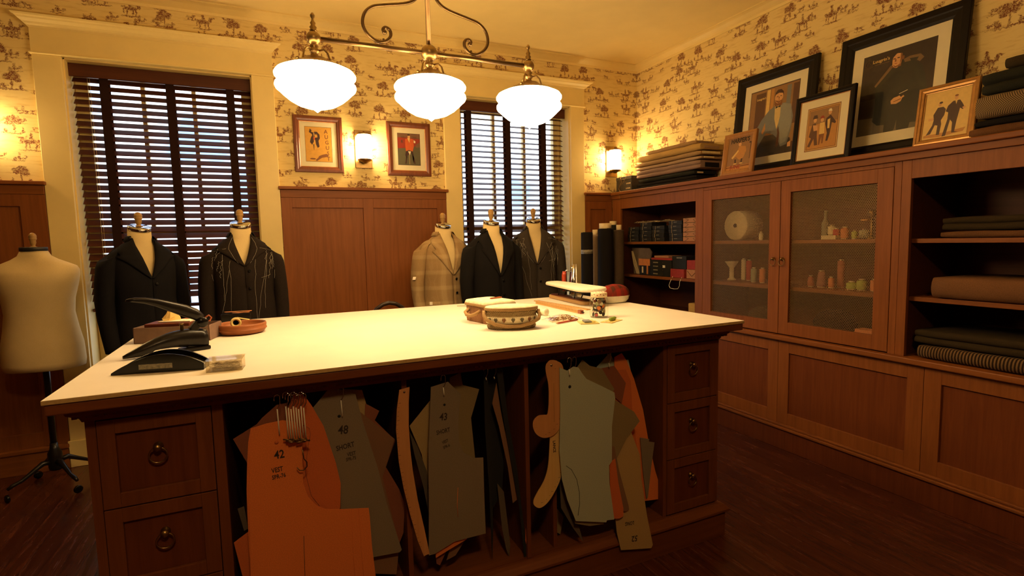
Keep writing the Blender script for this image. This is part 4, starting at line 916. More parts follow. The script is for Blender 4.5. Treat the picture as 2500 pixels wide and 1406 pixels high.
bx('price_tag', 'white', t, 3.0025, 3.0045, 3.475, 3.505, 1.115, 1.135)
for k, (a, c, mt, lab) in enumerate(((3.40, 3.66, 'redbx', 'dark red brown flat box on the black label chest'), (3.44, 3.62, 'kraft', 'orange tan envelopes stacked on the red brown box'))): MB().box(3.01, 3.15, a, c, 1.1785+k*.0185, 1.196+k*.0185).build('flat_box' if not k else 'envelope_stack', mt, bevel=.002, label=lab, cat='box' if not k else 'envelopes')
t = thing('small_carton', 'dark green black carton stack above the red bag on the lower corner shelf', 'box', (3.07, 3.30, 1.112)); bx('box_body', 'bblack', t, 3.0, 3.14, 3.225, 3.382, 1.1125, 1.190, bevel=.002); bx('lid', 'bblack', t, 2.998, 3.142, 3.223, 3.384, 1.190, 1.215, bevel=.002); bx('label', 'gband', t, 2.9965, 2.998, 3.27, 3.33, 1.197, 1.207)
t = thing('shopping_bag', 'dark red paper bag with white rope handle hanging off the lower corner shelf', 'bag', (3.05, 3.32, 1.041)); bx('bag_body', 'redbx', t, 2.985, 3.13, 3.235, 3.39, 1.041, 1.111, bevel=.004)
MB().tube([(2.984, 3.36, 1.05), (2.968, 3.375, 1.0), (2.966, 3.385, .975), (2.966, 3.37, .955), (2.966, 3.32, .95), (2.966, 3.28, .955), (2.966, 3.262, .98), (2.968, 3.262, 1.01), (2.984, 3.255, 1.05)], .0022, 6).build('rope_handle', 'white', t)
t = thing('tied_box', 'tan cardboard box tied with black cord beside the red bag', 'box', (3.07, 3.16, 1.041)); bx('box_body', 'kraft', t, 3.0, 3.15, 3.085, 3.222, 1.041, 1.112, bevel=.002)
MB().tube([(2.998, 3.21, 1.10), (2.996, 3.16, 1.06), (2.998, 3.11, 1.10)], .0016, 5).build('cord_tie', 'bblack', t)
MB().box(3.0, 3.14, 3.09, 3.218, 1.113, 1.185).build('flat_box', 'redbx', bevel=.002, label='dark red box with white motif on top of the tan tied box', cat='box')
MB().box(3.0, 3.14, 3.09, 3.20, .7365, .845).build('yellow_block', 'f_gold', bevel=.006, label='yellow block low in the corner shelves, just above the table edge', cat='block')
# ------------------------------------------------------------------ behind the wire doors
def spool(label, x, y, z, r, h, mat, cone=False, group='thread spools behind the wire doors'):
    t = thing('thread_spool', label, 'thread spool', (x, y, z), group=group)
    k = .72 if cone else 1.
    MB().lathe([(r*.8, 0), (r*.8, .004), (r, .006), (r*1.0, h*.2), (r*(1+k)/2, h*.6), (r*k, h-.008), (r*.55, h-.005), (r*.5, h-.004)], 18).build('thread', mat, t, world=False)
    MB().lathe([(r*.86, 0), (r*.86, .003), (r*.35, .004), (r*.35, h), (r*.6, h), (r*.6, h+.003), (.001, h+.003)], 18).build('spool_core', 'cream', t, world=False)
    return t
for n_, c in dict(th_or=(.62, .20, .06), th_red=(.45, .03, .03), th_cr=(.75, .62, .33), th_lime=(.38, .44, .08), th_sage=(.30, .30, .17), th_rust=(.42, .12, .05), th_brn=(.30, .16, .08), th_mauve=(.33, .14, .10)).items():
    M[n_] = plain(n_, c, .8, 0, .12, 220, .3)
def sp(px, pyb, pyt, w, mat, lab, z, x=3.09, cone=False):
    p = at(px, pyb, x=x); h = max(.02, at(px, pyt, x=x).z-p.z); spool(lab, x, p.y, z+.001, w, h, mat, cone)
Z1, Z2 = 1.335, 1.040
sp(2031, 566, 542, .022, 'th_cr', 'cream thread spool on a card box, top shelf of the right wire door', Z1+.025); p = at(2031, 570, x=3.09)
MB().box(3.05, 3.14, p.y-.05, p.y+.04, Z1+.001, Z1+.024).build('card_box', 'cream', label='low pale card box under the cream spool behind the right wire door', cat='box')
sp(2042, 577, 551, .019, 'th_red', 'bright red thread spool on the top shelf behind the right wire door', Z1)
sp(2062, 577, 548, .022, 'th_or', 'tan orange thread spool right of the bright red one', Z1)
sp(2086, 577, 556, .015, 'th_lime', 'small olive green spool on the top shelf behind the right wire door', Z1)
sp(1979, 702, 676, .020, 'th_rust', 'rust orange spool at the left on the middle shelf of the right wire door', Z2, cone=True)
sp(2005, 702, 662, .026, 'th_mauve', 'tall dark red cone of thread on the middle shelf behind the right wire door', Z2, cone=True)
sp(2029, 706, 680, .017, 'th_or', 'small orange spool on the middle shelf behind the right wire door', Z2)
sp(2052, 707, 640, .020, 'th_rust', 'tall orange red spool tower in the middle of the right wire door', Z2, x=3.16)
sp(2079, 709, 690, .028, 'th_lime', 'wide lime green spool, left one of the lime pair', Z2)
sp(2103, 711, 685, .026, 'th_lime', 'taller lime green spool, right one of the lime pair', Z2)
sp(2135, 715, 686, .022, 'th_or', 'orange spool at the right end of the middle shelf behind the right wire door', Z2)
for px, mt, hh, lab in ((2112, 'th_sage', .13, 'clear glass jar with pale fittings on the top shelf behind the right wire door'),):
    p = at(px, 575, x=3.10); t = thing('glass_jar', lab, 'jar', (3.10, p.y, Z1+.001)); MB().lathe([(.03, 0), (.034, .004), (.034, .07), (.024, .085), (.024, .10)], 20).build('glass', 'pglass', t, world=False); MB().lathe([(.001, .10), (.026, .10), (.026, .112), (.001, .113)], 20).build('lid', 'gold', t, world=False); MB().lathe([(.001, .004), (.030, .004), (.030, .05), (.001, .054)], 16).build('contents', mt, t, world=False)
t = thing('tall_bottle', 'tall slim bottle at the back of the top shelf behind the right wire door', 'bottle', (3.2, at(2015, 560, x=3.2).y, Z1+.001)); MB().lathe([(.02, 0), (.022, .01), (.022, .10), (.009, .13), (.009, .17), (.011, .17), (.011, .18), (.001, .18)], 16).build('bottle_body', 'th_sage', t, world=False)
t = thing('brass_stand', 'small brass stand right of the spools on the top wire door shelf', 'ornament', (3.08, at(2128, 570, x=3.08).y, Z1+.001)); MB().lathe([(.03, 0), (.03, .005), (.008, .012), (.006, .12), (.022, .14), (.022, .155), (.001, .165)], 20).build('stand', 'brass', t, world=False)
# left door
t = thing('thread_cone', 'big cream domed reel with a centre hole behind the left wire door', 'reel', (3.12, at(1800, 575, x=3.10).y, Z1+.001)); yy = t.location.y
X = Matrix.Translation((3.10, yy+.02, Z1+.108)) @ Matrix.Rotation(PI/2, 4, 'Y') @ Matrix.Rotation(.0, 4, 'X')
MB().lathe([(.012, 0), (.100, 0), (.106, .006), (.106, .16), (.10, .166), (.012, .166)], 40, X=X).build('wound_tape', 'cream', t); MB().lathe([(.001, -.004), (.014, -.004), (.016, .002)], 16, X=X).build('hub', 'bblack', t)
sp(1840, 685, 650, .020, 'th_sage', 'grey green spool on the middle shelf behind the left wire door', Z2)
sp(1861, 688, 652, .020, 'th_or', 'orange spool on the middle shelf behind the left wire door, near its handle', Z2)
sp(1828, 684, 634, .019, 'th_red', 'tall dark red spool on the middle shelf behind the left wire door', Z2, x=3.18)
sp(1815, 684, 632, .017, 'th_cr', 'tall cream spool beside the dark red one behind the left wire door', Z2, x=3.20)
t = thing('pale_stand', 'pale funnel shaped stand on the middle shelf behind the left wire door', 'stand', (3.12, at(1786, 682, x=3.12).y, Z2+.001)); MB().lathe([(.03, 0), (.032, .006), (.016, .02), (.016, .09), (.045, .135), (.047, .140), (.001, .140)], 24).build('funnel', 'cream', t, world=False)
sp(1858, 575, 556, .014, 'th_cr', 'small cream spool on the top shelf behind the left wire door', Z1)
t = thing('card_box', 'orange card box at the bottom right behind the right wire door', 'box', (2.99, 1.81, .737)); bx('box_body', 'th_or', t, 2.96, 3.04, 1.765, 1.86, .7365, .835, bevel=.002)
t = thing('cloth_bundle', 'dark cloth bundle at the bottom behind the left wire door', 'cloth', (3.13, 2.60, .736)); MB().sphere((0, 0, .07), .10, 12, sz=.68).build('cloth', 'f_olive', t, world=False)
t = thing('cloth_bundle', 'black cloth bundle at the bottom behind the right wire door', 'cloth', (3.15, 2.10, .736)); MB().sphere((0, 0, .085), .12, 12, sz=.7).build('cloth', 'f_blk', t, world=False)
# ------------------------------------------------------------------ things on the table (top at z = 1.0)
T = 1.0001
def W(b, n, m, p, **k): return b.build(n, m, p, world=False, **k)
# arched black tool, two parallel arched plates joined by a web
p0, p1 = at(270, 917, z=1), at(498, 902, z=1); a = math.atan2(p1.y-p0.y, p1.x-p0.x); Lm = (p1-p0).length
t = thing('arched_tool', 'black glossy half-moon shaped tool with a worn label, beside the clear pin box', 'tool', (p0.x, p0.y, T), a)
def arch(L, h, n=26, tail=.012):
    f = lambda u: h*math.sin(PI/2*u/.58)**.9 if u < .58 else tail+(h-tail)*math.cos(PI/2*(u-.58)/.42)**.8 if u < .999 else tail
    return [(0, 0)]+[(L*i/n, .005+f(i/n)) for i in range(0, n+1)]+[(L, 0)]
XZ = Matrix(((1, 0, 0, 0), (0, 0, -1, 0), (0, 1, 0, 0), (0, 0, 0, 1)))   # local (u,v,w) -> (x, -w, z)
W(MB().prism(arch(Lm, .050, tail=.016), -.006, 0, X=XZ), 'front_plate', 'black', t, bevel=.0015)
W(MB().prism(arch(Lm, .056, tail=.018), -.050, -.044, X=XZ), 'rear_plate', 'black', t, bevel=.0015)
W(MB().prism(arch(Lm*.99, .041, tail=.010), -.044, -.006, X=XZ @ Matrix.Translation((.001, 0, 0))), 'web', 'black', t)
W(MB().box(Lm*.30, Lm*.66, -.0008, 0, .012, .027), 'name_plate', 'gband', t)
# lever tool
p0, p1 = at(300, 880, z=1), at(488, 853, z=1); a = math.atan2(p1.y-p0.y, p1.x-p0.x)
t = thing('lever_press', 'large black cast iron lever press with its handle raised, behind the half-moon tool', 'hand press', (p0.x, p0.y, T), a)
rs = []
for i in range(15):
    u = i/14; x = .255*u; h = .010+.060*math.sin(min(1, u*1.15)*PI/2)**1.0; wd = .008+.020*math.sin(min(1, u*2)*PI/2)
    zc = .012+.050*u**.7*math.sin(PI*min(1, u*.75))
    rs.append([(x, wd*math.cos(q*PI/6), max(.001, .004+h*.5+(h*.5)*math.sin(q*PI/6)+(.012*math.sin(PI*u) if math.sin(q*PI/6) > 0 else .016*math.sin(PI*u)*(u > .3)))) for q in range(12)])
W(MB().rings(rs), 'body', 'iron', t)
W(MB().box(.165, .262, -.022, .022, 0, .014), 'foot', 'iron', t, bevel=.004)
W(MB().rings([[(x0+dx*.5*0+px, py, z) for px, py in ((-.016, -.014), (.016, -.014), (.016, .014), (-.016, .014))] for x0, dx, z in ((.205, 0, .012), (.207, 0, .06), (.218, 0, .085), (.238, 0, .108))], smooth=False), 'post', 'iron', t, bevel=.004)
W(MB().lathe([(.001, -.017), (.017, -.017), (.019, -.012), (.019, .012), (.017, .017), (.001, .017)], 20, X=Matrix.Translation((.243, 0, .100)) @ Matrix.Rotation(PI/2, 4, 'X')), 'pivot', 'black', t)
W(MB().lathe([(.006, .0), (.006, .030), (.008, .031), (.008, .036), (.001, .037)], 12, X=Matrix.Translation((.178, 0, .068))), 'plunger', 'brass', t)
H = [(.246, .112), (.225, .130), (.19, .148), (.15, .166), (.11, .184), (.075, .195), (.045, .200), (.022, .200)]
rs = []
for i, (x, z) in enumerate(H):
    w = (.014, .016, .015, .014, .012, .011, .009, .004)[i]; hh = (.014, .020, .021, .017, .013, .010, .008, .004)[i]
    rs.append([(x+.4*hh*math.sin(q*PI/5), w*math.cos(q*PI/5), z+hh*math.sin(q*PI/5)) for q in range(10)])
W(MB().rings(rs), 'lever', 'iron', t)
# clear pin box
p0, p1 = at(503, 911, z=1), at(592, 903, z=1); a = math.atan2(p1.y-p0.y, p1.x-p0.x)
M['plastic'] = glassy('clear_plastic', (.93, .90, .82), .10, .05); M['pins'] = plain('steel_pins', (.55, .48, .35), .3, .8, .3, 200)
t = thing('pin_box', 'clear plastic box full of dressmaking pins near the table front edge', 'pin box', (p0.x, p0.y, T), a)
W(MB().box(0, .097, 0, .062, 0, .001).box(0, .0012, 0, .062, 0, .034).box(.0958, .097, 0, .062, 0, .034).box(0, .097, 0, .0012, 0, .034).box(0, .097, .0608, .062, 0, .034), 'tray', 'plastic', t)
W(MB().box(-.002, .099, -.002, .064, 0, .0015, X=Matrix.Translation((0, 0, .0345)) @ Matrix.Rotation(.02, 4, 'X')), 'lid', 'plastic', t, bevel=.0004)
m = MB(); R = random.Random(5)
for k in range(420):
    x, y, z = R.uniform(.012, .085), R.uniform(.01, .052), R.uniform(.002, .024); q = R.uniform(0, PI); l = .010; dz = R.uniform(-.003, .003)
    a0 = (max(.003, min(.094, x-l*math.cos(q))), max(.003, min(.059, y-l*math.sin(q))), max(.002, z-dz)); a1 = (max(.003, min(.094, x+l*math.cos(q))), max(.003, min(.059, y+l*math.sin(q))), max(.002, z+dz)); m.tube([a0, a1], .00035, 3)
o = W(m, 'pins', 'pins', t); o['kind'] = 'stuff'
# divided tray with papers
M['mauvebx'] = plain('mauve_card', (.20, .12, .085), .8); M['darkred'] = wood('dark_red_wood', (.10, .022, .012), (.18, .045, .02), 0, .4)
c0, c1 = at(327, 840, z=1), at(513, 831, z=1); a = math.atan2(c1.y-c0.y, c1.x-c0.x); L_ = (c1-c0).length
t = thing('supply_box', 'open grey-brown card box holding a red box and paper packets, behind the lever press', 'box', (c0.x, c0.y, T), a); dd = .125
W(MB().box(0, L_, 0, dd, 0, .002).box(0, .003, 0, dd, 0, .062).box(L_-.003, L_, 0, dd, 0, .062).box(0, L_, 0, .003, 0, .062).box(0, L_, dd-.003, dd, 0, .062), 'card_tray', 'mauvebx', t)
def on(tt, n, lab, cat, mt, *b, bevel=0, rot=0, grp=None):
    X = ROOT(tt); b3 = ((b[0]+b[1])/2, (b[2]+b[3])/2, b[4]); o = X @ Vector(b3); r = thing(n, lab, cat, tuple(o), tt.rotation_euler[2]+rot, group=grp)
    bx('body', mt, r, -(b[1]-b[0])/2, (b[1]-b[0])/2, -(b[3]-b[2])/2, (b[3]-b[2])/2, 0, b[5]-b[4], bevel=bevel, world=False); return r
r = on(t, 'red_brown_box', 'dark red brown lidded box sitting inside the open card box', 'box', 'darkred', .035, .20, .012, .112, .0025, .074, bevel=.003)
r = on(t, 'paper_packet', 'pale yellow paper envelope on the red brown box', 'envelope', 'white', .075, .20, .035, .100, .0752, .079, rot=-.1)
t2 = thing('crumpled_packet', 'crumpled clear and cream packet standing on the open card box', 'packet', tuple(ROOT(t) @ Vector((.11, .075, .0795))), .3)
m = MB(); R = random.Random(9); ringA = []
for k, (z, s_) in enumerate(((0, 1.), (.012, .85), (.026, .6), (.034, .45))): ringA.append([(.035*s_*math.cos(q*PI/5)*R.uniform(.7, 1.2), .016*s_*math.sin(q*PI/5)*R.uniform(.7, 1.2), z+(R.uniform(-.004, .008) if z else 0)) for q in range(10)])
m.rings(ringA, smooth=False); W(m, 'packet', 'p_cream', t2)
M['amber'] = plain('amber_glaze', (.36, .09, .03), .15, 0, .3, 20)
q0 = at(500, 776, z=1); t2 = thing('amber_dish', 'glossy amber red glass dish with curled handle between the card box and the black tin', 'dish', (q0.x-.02, 2.90, T))
W(MB().lathe([(.02, 0), (.035, .004), (.046, .022), (.050, .036), (.047, .036), (.042, .022), (.03, .007), (.001, .006)], 28), 'bowl', 'amber', t2); W(MB().tube([(.044, 0, .01), (.07, 0, .018), (.078, 0, .034), (.068, 0, .046), (.052, 0, .036)], .004, 8), 'handle', 'amber', t2)
# round leather dish with tape
q0 = at(577, 800, z=1); t = thing('leather_dish', 'round brown leather dish on the left of the tabletop', 'dish', (-.126, 2.54, T)); M['leather'] = wood('brown_leather', (.24, .075, .025), (.36, .13, .045), 0, .45)
W(MB().lathe([(.001, 0), (.070, 0), (.086, .004), (.094, .014), (.095, .017), (.098, .018), (.098, .022), (.095, .023), (.097, .036), (.095, .044), (.091, .044), (.089, .036), (.086, .024), (.080, .020), (.001, .019)], 40), 'dish', 'leather', t)
t = thing('tape_roll', 'small roll of pale yellow tape lying in the leather dish', 'tape', (-.150, 2.575, T+.019)); M['ytape'] = plain('yellow_tape', (.72, .60, .22), .35)
W(MB().lathe([(.012, -.012), (.022, -.012), (.022, .012), (.012, .012), (.012, -.012)], 24, X=Matrix.Translation((0, 0, .0225)) @ Matrix.Rotation(PI/2, 4, 'X') @ Matrix.Rotation(0, 4, 'Y')), 'roll', 'ytape', t)
W(MB().box(.0, .05, -.011, .011, .0, .002, X=Matrix.Translation((.005, 0, .043)) @ Matrix.Rotation(.25, 4, 'Y')), 'loose_end', 'ytape', t)
t = thing('scissors', 'black handled small scissors lying in the leather dish', 'scissors', (-.165, 2.535, T+.019), -.3)
W(MB().prism([(-.075, .004), (.02, .0), (.075, -.004), (.02, .006)], .001, .003), 'blade', 'iron', t)
for s_ in (-1, 1): W(MB().tube([(-.07+.014*math.cos(q*PI/6)*1.2-.012, s_*.012+.010*math.sin(q*PI/6), .004) for q in range(12)], .0025, 6, loop=True), 'handle', 'black', t)
# black and red tin
t = thing('flat_tin', 'flat black box with an orange printed lid at the back left of the table', 'tin', (-.163, 2.91, T), -.02)
t.location.z = T+.016; t = t
W(MB().box(-.062, .062, -.068, .068, -.016, .024), 'tin_body', 'black', t, bevel=.002); W(MB().box(-.064, .064, -.070, .070, .0245, .034), 'lid', 'black', t, bevel=.002)
m = MB(); m.add([(x, y, .0343) for x, y in ((-.06, .045), (.065, .045), (.065, .015), (.02, .022), (-.02, .012), (-.05, .025))], [(0, 5, 4, 3, 2, 1)], 0); m.add([(x, y, .0343) for x, y in ((-.02, -.015), (.06, -.012), (.055, -.04), (.03, -.03), (.01, -.042), (-.01, -.03))], [(0, 5, 4, 3, 2, 1)], 0); m.add([(x, y, .0346) for x, y in ((-.02, .036), (.03, .036), (.02, .028), (-.01, .028))], [(3, 2, 1, 0)], 1)
W(m, 'lid_print', ['orangebx', 'ytape'], t)
# wicker sewing baskets
def weave(name, c1, c2, fu, fv, rope=False):
    t = NT(name); p = t.pos(); s_ = t.node('ShaderNodeSeparateXYZ', {0: p}); X, Y, Z = s_.outputs
    ang = t.math('MULTIPLY', t.math('ARCTAN2', Y, X), fu); zz = t.math('MULTIPLY', Z, fv)
    f = t.math('MULTIPLY', t.math('SINE', t.math('ADD', ang, t.math('MULTIPLY', t.math('FLOOR', t.math('DIVIDE', zz, PI)), PI))), t.math('SINE', zz))
    if rope: f = t.math('SINE', t.math('ADD', zz, t.math('MULTIPLY', t.math('SINE', ang), 1.3)))
    n = t.noise(p, 300, 2); f = t.math('ADD', t.ramp(f, -.5, .9), t.math('MULTIPLY', n, .3))
    return t.bsdf(t.mix(f, c1, c2), .8, bump=f, bs=.9, bd=.004)
M['wick1'] = weave('reddish_wicker', (.16, .06, .025), (.50, .25, .10), 70, 560); M['wick2'] = weave('olive_wicker', (.16, .10, .035), (.50, .36, .16), 60, 900, True)
M['print1'] = plain('printed_cotton', (.80, .72, .50), .9, 0, .18, 45); M['leaf'] = plain('printed_leaf', (.14, .12, .07), .9); M['dkwood'] = wood('peg_wood', (.42, .26, .10), (.55, .36, .15), 0)
t = thing('sewing_basket', 'square reddish wicker sewing basket with a padded cream lid', 'basket', (.925, 2.275, T), .18)
def rrect(w, d, r, z, n=5):
    out = []
    for cx, cy, a0 in ((w-r, d-r, 0), (-w+r, d-r, 90), (-w+r, -d+r, 180), (w-r, -d+r, 270)):
        for k in range(n+1): q = math.radians(a0+90*k/n); out.append((cx+r*math.cos(q), cy+r*math.sin(q), z))
    return out
W(MB().rings([rrect(.078, .098, .02, z) if z not in (.012, .03, .048, .066) else rrect(.0795, .0995, .02, z) for z in (0, .006, .012, .021, .03, .039, .048, .057, .066, .074)]), 'woven_body', 'wick1', t)
W(MB().rings([rrect(.082, .102, .024, .074), rrect(.084, .104, .024, .080), rrect(.084, .104, .024, .090), rrect(.080, .100, .024, .098), rrect(.05, .07, .024, .104)]), 'lid', ['print1'], t)
W(MB().rings([rrect(.085, .105, .024, .074), rrect(.086, .106, .024, .076), rrect(.086, .106, .024, .084), rrect(.085, .105, .024, .086)], cap0=False, cap1=False), 'lid_band', 'f_khaki', t)
W(MB().tube([(-.084, -.05, .058), (-.108, -.045, .045), (-.116, -.02, .036), (-.116, .02, .036), (-.108, .045, .045), (-.084, .05, .058)], .008, 8), 'handle', 'f_khaki', t)
t2 = thing('wooden_clip', 'small dark red wooden clip lying on the square basket lid', 'clip', (.945, 2.25, T+.1045), .35)
for s_ in (-1, 1): W(MB().box(-.032, .032, s_*.004-.0035, s_*.004+.0035, 0, .006, X=Matrix.Rotation(s_*.06, 4, 'Z')), 'jaw', 'amber', t2, bevel=.001)
t = thing('sewing_basket', 'oval straw sewing basket with leaf-printed cloth band and swing handle', 'basket', (.925, 2.035, T), -.32)
a_, b_ = .108, .066
def ov(k, z, n=40): return [(a_*k*math.cos(2*PI*j/n), b_*k*math.sin(2*PI*j/n), z) for j in range(n)]
W(MB().rings([ov(k, z) for k, z in ((.90, 0), (.96, .004), (.98, .012), (.95, .018), (.99, .024), (.985, .03), (.985, .05), (.995, .055), (1.0, .061), (.98, .066), (1.01, .071), (1.0, .078))]), 'woven_body', 'wick2', t)
W(MB().rings([ov(k, z) for k, z in ((1.0, .026), (1.012, .028), (1.012, .052), (1.0, .054))], cap0=False, cap1=False), 'cloth_band', 'print1', t)
for k in range(9):
    q = -PI*.95+k*PI*.9/8; x, y = a_*1.016*math.cos(q), b_*1.016*math.sin(q); nv = Vector((math.cos(q)/a_, math.sin(q)/b_, 0)).normalized(); X = basis((x, y, .040), Vector((0, 0, 1)).cross(nv), (0, 0, 1)) @ Matrix.Diagonal((1.5, 1.35, 1, 1))
    W(MB().prism([(-.006, .002), (-.002, .009), (0, .004), (.002, .009), (.006, .002), (0, -.008)], 0, .0006, X=X), 'leaf_print', 'leaf' if k % 3 else 'wick1', t)
W(MB().rings([ov(k, z) for k, z in ((1.02, .078), (1.05, .080), (1.05, .090), (1.02, .094), (.7, .098), (.3, .099))]), 'lid', 'print1', t)
W(MB().rings([ov(k, z) for k, z in ((1.045, .078), (1.065, .080), (1.065, .089), (1.045, .091))], cap0=False, cap1=False), 'lid_band', 'f_khaki', t)
W(MB().tube([(a_*1.05, 0, .066), (a_*1.10, -.02, .058), (a_*1.03, -.045, .042), (a_*.7, -.066, .026), (a_*.25, -.076, .017), (-a_*.25, -.076, .017), (-a_*.7, -.066, .026), (-a_*1.03, -.045, .046), (-a_*1.10, -.02, .062), (-a_*1.05, 0, .072)], .0078, 8), 'handle', 'f_khaki', t)
for s_ in (-1, 1): W(MB().lathe([(.001, 0), (.009, 0), (.009, .012), (.001, .013)], 14, X=Matrix.Translation((s_*a_*1.03, 0, .068)) @ Matrix.Rotation(s_*PI/2, 4, 'Y')), 'handle_peg', 'dkwood', t)
# sleeve board
M['boardw'] = wood('sleeve_board_base', (.42, .24, .09), (.58, .36, .15), 1, .5)
P0, P1 = Vector((1.600, 2.490, 1)), Vector((1.640, 2.965, 1)); a = math.atan2(P1.y-P0.y, P1.x-P0.x)-PI/2
t = thing('sleeve_board', 'white padded sleeve board on a low wooden base at the back right of the table', 'sleeve board', (1.628, 2.72, T), a)
def sbo(w0, w1, l0, l1, n=10):
    return [(w1*math.cos(PI*k/n), l1-w1+w1*math.sin(PI*k/n)) for k in range(n+1)]+[(-w0+0*k, l0) for k in (0,)]+[(w0, l0)]
def cap_poly(w0, w1, l0, l1, n=10): return [(w1*math.cos(PI*k/n), l1-w1+w1*math.sin(PI*k/n)) for k in range(n+1)]+[(w0*math.cos(PI+PI*k/n), l0+w0+w0*math.sin(PI+PI*k/n)) for k in range(n+1)]
W(MB().prism(cap_poly(.040, .040, -.24, .255), 0, .022), 'base', 'boardw', t, bevel=.006, seg=3)
W(MB().prism(cap_poly(.034, .034, -.22, .23), .022, .028), 'base_pad', 'darkred', t)
W(MB().prism(cap_poly(.092, .058, -.34, .28), .082, .104), 'padded_board', 'white', t, bevel=.010, seg=3)
W(MB().prism(cap_poly(.078, .046, -.32, .26), .074, .083), 'under_board', 'iron', t)
for y0 in (-.10, .12):
    for s_ in (-1, 1): W(MB().tube([(s_*.022, y0, .026), (s_*.030, y0-.03, .078)], .0035, 6), 'strut', 'iron', t)
    W(MB().tube([(-.03, y0-.03, .070), (.03, y0-.03, .070)], .003, 6), 'strut', 'iron', t)
# tailor's ham
t = thing('pressing_ham', "tailor's ham cushion, red plaid above and cream below", 'cushion', (1.800, 2.520, T), .1)
def hamplaid():
    t_ = NT('red_tartan'); p = t_.pos(); s_ = t_.node('ShaderNodeSeparateXYZ', {0: p}); X, Y = s_.outputs[0], s_.outputs[1]
    a = t_.ramp(t_.math('SINE', t_.math('MULTIPLY', X, 120.)), .0, .4); b = t_.ramp(t_.math('SINE', t_.math('MULTIPLY', Y, 120.)), .0, .4)
    return t_.bsdf(t_.mix(t_.math('MULTIPLY', t_.math('ADD', a, b), .42), (.25, .022, .014), (.045, .028, .016)), .9, spec=.1)
M['tartan'] = hamplaid()
def hm(k, z, n=32): return [((.108 if math.cos(2*PI*j/n) > 0 else .096)*k*math.cos(2*PI*j/n), .062*k*math.sin(2*PI*j/n)*(1.08 if math.cos(2*PI*j/n) > 0 else 1), z) for j in range(n)]
W(MB().rings([hm(k, z) for k, z in ((.55, 0), (.78, .004), (.92, .018), (1, .042))], cap1=False), 'cream_underside', 'white', t)
W(MB().rings([hm(k, z) for k, z in ((1, .042), (.98, .060), (.90, .076), (.74, .091), (.5, .101), (.2, .106), (.02, .107))], cap0=False), 'plaid_top', 'tartan', t)
# iron standing on its heel
t = thing('electric_iron', 'old steel iron with a red handle standing on its heel behind the sleeve board', 'iron', (1.785, 2.915, T), math.radians(-30)); M['redh'] = plain('red_handle', (.42, .05, .02), .3)
sole = [(-.052, 0), (.052, 0), (.056, .03), (.052, .09), (.038, .145), (.018, .19), (.004, .212), (-.004, .212), (-.018, .19), (-.038, .145), (-.052, .09), (-.056, .03)]
YZ = Matrix(((0, 0, 1, 0), (1, 0, 0, 0), (0, 1, 0, 0), (0, 0, 0, 1)))  # (u,v,w)->(w,u,v): sole faces +x
W(MB().prism(sole, .0, .012, X=YZ), 'soleplate', 'soleplate_', t, bevel=.003) if 'soleplate_' in M else None
M['solep'] = plain('worn_steel', (.34, .30, .26), .28, .9, .2, 30)
W(MB().prism(sole, .0, .010, X=YZ), 'soleplate', 'solep', t, bevel=.002)
rs = []
for k, w in ((1., 0), (1.0, -.012), (.93, -.024), (.75, -.034), (.4, -.040)): rs.append([(w, p[0]*k, .012+(p[1]-.012)*(k*.96+.04) if p[1] > 0 else .002) for p in sole])
W(MB().rings(list(reversed(rs))), 'shell', 'chrome', t)
W(MB().tube([(-.036, 0, .165), (-.058, 0, .172), (-.068, 0, .158)], .0045, 8), 'handle_bracket', 'chrome', t); W(MB().tube([(-.036, 0, .045), (-.058, 0, .035), (-.068, 0, .05)], .0045, 8), 'handle_bracket', 'chrome', t)
W(MB().tube([(-.070, 0, .165), (-.073, 0, .14), (-.073, 0, .10), (-.073, 0, .07), (-.070, 0, .04)], [.012, .0145, .015, .0145, .012], 12), 'handle', 'redh', t)
# rulers
M['rulew'] = wood('ruler_wood', (.50, .27, .08), (.68, .42, .16), 1, .45)
def ticks(t, L, w, z, n, par, along='y', off=0):
    m = MB()
    for k in range(1, n): y = L*k/n; h = w*(.55 if k % 4 == 0 else .3); m.box(w/2-h, w/2, y-.0006, y+.0006, z, z+.0003)
    W(m, 'tick_marks', 'p_drk', par)
p0, p1 = at(1420, 766, z=1), at(1311, 741, z=1); a = math.atan2(p1.y-p0.y, p1.x-p0.x)-PI/2; L_ = (p1-p0).length
t = thing('wooden_ruler', 'thick square section wooden ruler with a metal tip in front of the sleeve board', 'ruler', (p0.x, p0.y, T), a)
W(MB().box(-.009, .009, 0, L_, 0, .017), 'stick', 'rulew', t, bevel=.001); ticks(t, L_, .017, .017, 60, t); W(MB().box(-.0095, .0095, -.004, .022, -.000, .0175), 'metal_tip', 'amber', t); W(MB().tube([(0, 0, .009), (0, -.022, .009)], .0028, 8), 'screw', 'iron', t)
m = MB()
for k in range(1, 60): y = L_*k/60; m.box(-.0093, -.009, y-.0006, y+.0006, .006, .017)
W(m, 'side_ticks', 'p_drk', t)
p0, p1 = at(1437, 757, z=1), at(1308, 735, z=1); a = math.atan2(p1.y-p0.y, p1.x-p0.x)-PI/2; L_ = (p1-p0).length
t = thing('yardstick', 'thin flat pale yardstick lying between the sleeve board and the square ruler', 'ruler', (p0.x, p0.y, T), a); W(MB().box(-.014, .014, 0, L_, 0, .005), 'stick', 'rulew', t, bevel=.0008); ticks(t, L_, .026, .005, 48, t)
p0 = at(1116, 747, z=1); t = thing('metal_rule', 'short thin grey rule lying left of the square basket', 'ruler', (p0.x, p0.y, T), -.5); W(MB().box(0, .07, -.006, .006, 0, .002), 'rule', 'th_sage', t)
